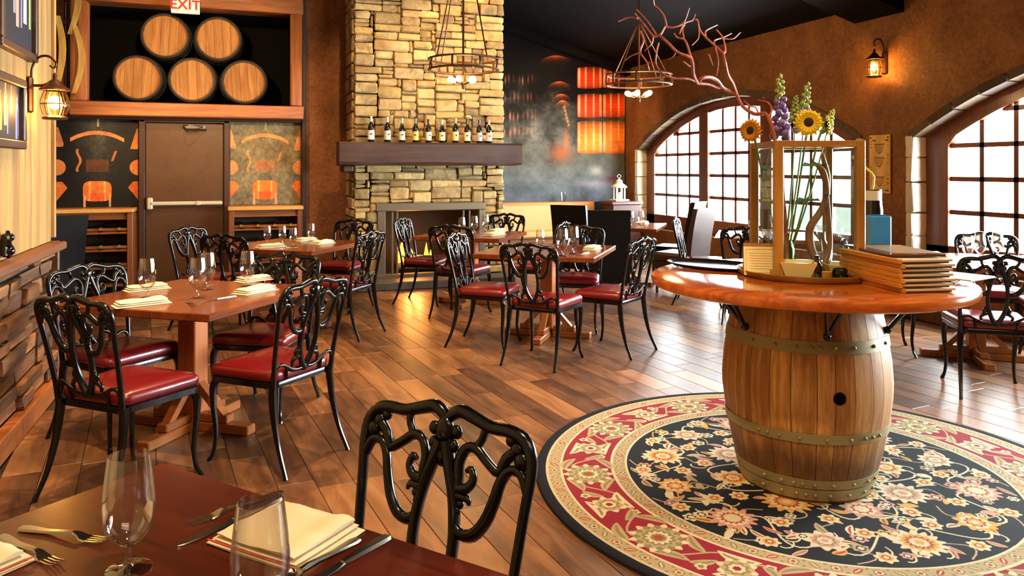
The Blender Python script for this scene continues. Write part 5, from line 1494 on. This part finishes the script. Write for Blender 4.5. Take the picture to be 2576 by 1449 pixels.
# flowers
STEM = simple('green_stem', '5c7a2a', .6); YEL = pieces('sunflower_petals', ['f0c80e', 'fbe020', 'f6d416'], .6, .2, 20, 60, .3); YOR = pieces('amber_sunflower_petals', ['b8740e', 'd89a18', 'c88412'], .6, .2, 20, 60, .3)
SEED = simple('brown_seed_disc', '3a1a0c', .85); LEAFM = simple('dark_green_leaf', '46662a', .6)
def sunflower(label, head, base, face, r, pm_):
    h = Vector(head); b = Vector(base)
    t = thing('sunflower', label, 'flower', tuple(b)); hl = h - b
    f = Vector(face).normalized(); M = Matrix.Translation(hl) @ f.to_track_quat('Z', 'Y').to_matrix().to_4x4()
    MB().tube([(0, 0, 0), hl * .4 + Vector((.01, .01, 0)), hl * .85 - f * .02, hl - f * .012], [.004, .0045, .005, .007], 7, smooth=4).build('stem', STEM, t)
    MB().ball((0, 0, 0), r * .42, 16, 8, M, sc=(1, 1, .35)).build('seed_disc', SEED, t)
    mb = MB(); n = 18
    for k in range(n * 2):
        a = 2 * PI * k / n + (.17 if k >= n else 0); L = r * (1.0 if k < n else .88) * random.uniform(.92, 1.06); w_ = r * .17; z = .0 if k < n else .006
        M2 = M @ Matrix.Rotation(a, 4, 'Z')
        mb.add([(r * .3, -w_ * .6, z), (r * .3, w_ * .6, z), (r * .65, w_, z + .006), (L, 0, z - .004), (r * .65, -w_, z + .006), (r * .65, 0, z + .002)], [(0, 1, 5), (1, 2, 5), (2, 3, 5), (3, 4, 5), (4, 0, 5)], M2)
    mb.build('petals', pm_, t, smooth=0)
    mb = MB()
    for k in range(8):
        M2 = M @ Matrix.Rotation(2 * PI * k / 8, 4, 'Z'); mb.add([(0, -.01, -.01), (0, .01, -.01), (r * .5, .012, -.008), (r * .75, 0, -.016), (r * .5, -.012, -.008)], [(0, 1, 2, 3, 4)], M2)
    mb.build('sepals', STEM, t, smooth=0)
    for s in (.45, .7):
        p = hl * s; mb = MB().add([p + Vector(q) for q in ((0, 0, 0), (.045, .035, .02), (.11, .015, .0), (.045, -.035, .015))], [(0, 1, 2, 3)]); mb.build('leaf', LEAFM, t, smooth=0)
sunflower('big yellow sunflower facing the viewer above the display case', (2.437, 2.785, 1.662), (2.475, 2.975, CZ0 + .03), (-.62, -.78, .05), .067, YEL)
sunflower('amber sunflower turned sideways at the branch side of the display case', (2.285, 3.0, 1.632), (2.455, 2.985, CZ0 + .03), (-.93, -.42, .05), .062, YOR)
sunflower('half hidden yellow sunflower behind the big one', (2.63, 2.88, 1.66), (2.485, 2.99, CZ0 + .03), (.75, -.62, .1), .055, YEL)
PUR = pieces('violet_florets', ['8a6ab0', 'a88cc8', 'bfaedb', '7a5aa4'], .6, .2, 30, 60, .4); BUD = pieces('green_buds', ['8a9a3c', 'b0b860', '9cab4c'], .6, .2, 30, 60, .4)
def spike(label, base, top, zf, r, kinds):
    b = Vector(base); hl = Vector(top) - b; t = thing('larkspur', label, 'flower', tuple(b))
    MB().tube([(0, 0, 0), hl * .5 + Vector((.008, -.006, 0)), hl], [.0045, .004, .002], 6, smooth=3).build('stem', STEM, t)
    m1, m2 = MB(), MB(); n = 30
    for k in range(n):
        q = zf + (1 - zf) * k / n; p = hl * q; a = k * 2.4; rr = r * (1.1 - .75 * k / n)
        tgt = m1 if k < n * kinds else m2
        tgt.ball(tuple(p + Vector((rr * math.cos(a), rr * math.sin(a), 0))), rr * .8, 6, 4, sc=(1, 1, .9))
    if m1.v: m1.build('florets', PUR, t, smooth=60)
    if m2.v: m2.build('buds', BUD, t, smooth=60)
spike('tall violet larkspur with green tip above the display case', (2.462, 2.99, CZ0 + .03), (2.417, 2.955, 1.905), .66, .028, .62)
spike('shorter larkspur with green buds behind the big sunflower', (2.48, 3.0, CZ0 + .03), (2.614, 2.99, 1.877), .72, .024, .45)
spike('slim green bud stalk leaning away behind the half hidden sunflower', (2.49, 2.99, CZ0 + .03), (2.655, 2.87, 1.735), .85, .017, 0)
spike('short green bud stalk between the two larkspurs', (2.472, 2.995, CZ0 + .03), (2.55, 3.0, 1.81), .84, .017, 0)
# cards, dishes, menus and the other things on the cask table
CARD = simple('cream_card', 'e6d49a', .7); CARD2 = simple('card_print_line', 'b79a52', .7); CARD3 = simple('brown_card_edge', 'b08a60', .7)
yaw = math.atan2(2.879 - 2.954, 2.339 - 2.209)
t = thing('tent_card', 'cream folded tent card with ruled border leaning before the display case', 'card', (2.27, 2.90, TZ + .009), yaw)
TI = Matrix.Rotation(math.radians(-14), 4, 'X')
MB().box((0, 0, .066), (.155, .003, .132), M=TI).build('front_sheet', CARD, t, smooth=0)
MB().box((0, .066, .066), (.155, .003, .132), M=Matrix.Rotation(math.radians(14), 4, 'X')).build('back_sheet', CARD3, t, smooth=0)
mb = MB()
for z in (.012, .12): mb.box((0, -.002, z), (.135, .0012, .002), M=TI)
for x in (-.067, .067): mb.box((x, -.002, .066), (.002, .0012, .11), M=TI)
for z in (.03, .042, .054, .066, .078, .09, .102): mb.box((random.uniform(-.006, .006), -.002, z), (.105, .0012, .0016), M=TI)
mb.build('ruled_lines', CARD2, t, smooth=0)
def square_dish(label, x, y, a0, a1, h, rz, z=TZ + .009):
    t = thing('square_dish', label, 'dish', (x, y, z), rz); mb = MB(); vs = []; fs = []
    for a, zz in ((a0, 0), (a1, h), (a1 - .006, h), (a0 - .004, .006)):
        vs += [(-a, -a, zz), (a, -a, zz), (a, a, zz), (-a, a, zz)]
    for j in range(3):
        for k in range(4): fs.append((j * 4 + k, j * 4 + (k + 1) % 4, j * 4 + 4 + (k + 1) % 4, j * 4 + 4 + k))
    fs += [(3, 2, 1, 0), (12, 13, 14, 15)]
    mb.add(vs, fs).build('bowl', simple('cream_ceramic', 'e8d596', .4, 0, .5, .2), t, smooth=20)
square_dish('cream flared square dish before the driftwood in the case', 2.385, 2.80, .05, .078, .072, math.radians(-35))
square_dish('small cream dish tucked behind the stack of menus', 2.63, 2.80, .05, .072, .06, math.radians(-25), TZ)
t = thing('black_candle_cup', 'small round black candle cup at the end of the menu stack', 'cup', (2.515, 2.675, TZ))
MB().lathe([(.0001, .0), (.02, .0), (.034, .02), (.036, .036), (.029, .056), (.025, .057), (.03, .036), (.0001, .02)], 18, cap=False).build('cup', IRON, t)
t = thing('dark_bottle', 'small dark bottle between the cream dish and the driftwood', 'bottle', (2.455, 2.755, TZ))
MB().lathe([(.0001, 0), (.022, 0), (.026, .01), (.026, .06), (.01, .085), (.01, .11), (.0001, .11)], 14, cap=False).build('bottle_body', DARKB, t)
# menus
MWOOD = wood('orange_menu_wood', '9a5a14', 'd8963a', 'Y', 5, .5, .12, .3); MDK = simple('brown_menu_cover', '4e3a26', .55); MPG = simple('menu_pages', 'c9b48e', .7)
mrot = math.atan2(2.738 - 2.294, 2.599 - 2.502) - PI / 2
def menu(label, k, dx, dy, dr, top=False):
    t = thing('menu_board', label, 'menu', (2.683 + dx, 2.52 + dy, TZ + k * .0195), mrot + dr, 'menus stacked on the cask table')
    MB().box((-.128, 0, .009), (.016, .44, .0188), .002).build('wood_spine', MWOOD, t)
    MB().box((-.018, 0, .0035), (.208, .434, .006), .0015).build('cover', MDK, t)
    MB().box((-.012, 0, .0115), (.222, .44, .009), .001).build('pages', MPG, t)
    if top: MB().box((0, 0, .0185), (.24, .44, .004), .001).build('top_cover', simple('glossy_brown_cover', '6a3c1a', .2, 0, .5, .5), t)
ordn = ['bottom', 'second from the bottom', 'third from the bottom', 'fourth from the bottom', 'third from the top', 'second from the top', 'top']
for k in range(7): menu('wood spined menu, %s of the stack on the cask table' % ordn[k], k, random.uniform(-.006, .006), random.uniform(-.008, .008), random.uniform(-.012, .012))
t = thing('leather_folder', 'dark glossy brown leather folder lying askew on top of the menu stack', 'folder', (2.72, 2.56, TZ + 7 * .0195 + .0012), mrot - .12)
MB().box((-.02, 0, .005), (.235, .42, .01), .003).build('cover', simple('glossy_brown_leather', '5a3216', .22, 0, .5, .4), t); MB().box((.003, 0, .0105), (.2, .34, .001)).build('inset', simple('olive_inset', '8a7040', .35), t)
for (x, y, a, tilt, lb) in ((2.985, 2.60, .5, 0, 'open cream wine list lying flat past the menu stack'), (3.06, 2.535, .25, 0, 'cream wine list hanging over the cask table rim')):
    z = TZ if a == .5 else TZ + .012
    t = thing('wine_list', lb, 'menu', (x, y, z), a)
    MB().box((-.055, 0, .004), (.11, .2, .006), .001).build('page', CARD, t); MB().box((.055, 0, .004), (.11, .2, .006), .001).build('page', CARD, t); MB().box((0, 0, .0015), (.23, .21, .002)).build('cover', MDK, t, smooth=0)
t = thing('blue_box', 'upright bright blue box standing beyond the menu stack', 'box', (2.84, 2.78, TZ), -.4)
BLU = simple('bright_blue_card', '3c9cff', .35, 0, .5, .3)
MB().box((0, 0, .14), (.092, .075, .28), .006).build('carton', BLU, t)
MB().box((0, 0, .2815), (.07, .055, .003)).build('lid_seam', simple('dark_blue_seam', '124a80', .4), t)
t = thing('black_bottle', 'black bottle with a white band and yellow bent straw behind the blue box', 'bottle', (2.895, 2.875, TZ))
MB().lathe([(.0001, 0), (.046, 0), (.05, .01), (.05, .3), (.046, .33), (.044, .4), (.0001, .4)], 20, cap=False).build('bottle_body', simple('gloss_black', '0a0909', .18, 0, .6, .5), t)
MB().lathe([(.0455, .335), (.0455, .395)], 20, cap=False).build('white_band', WHM, t)
MB().tube([(.0, 0, .39), (.008, -.006, .46), (-.02, .012, .5), (-.07, .05, .56)], [.006, .006, .006, .008], 8, smooth=2).build('bent_straw', simple('yellow_straw', 'e6cf3a', .4), t)
t = thing('black_tray', 'flat black oval tray overhanging the far rim of the cask table', 'tray', (2.29, 3.30, TZ), 1.95)
MB().lathe([(.0001, 0), (.19, 0), (.215, .014), (.21, .017), (.188, .006), (.0001, .006)], 40, Matrix.Diagonal((1.25, .8, 1, 1)), cap=False).build('dish', simple('matt_black_tray', '17140f', .3, 0, .5), t)
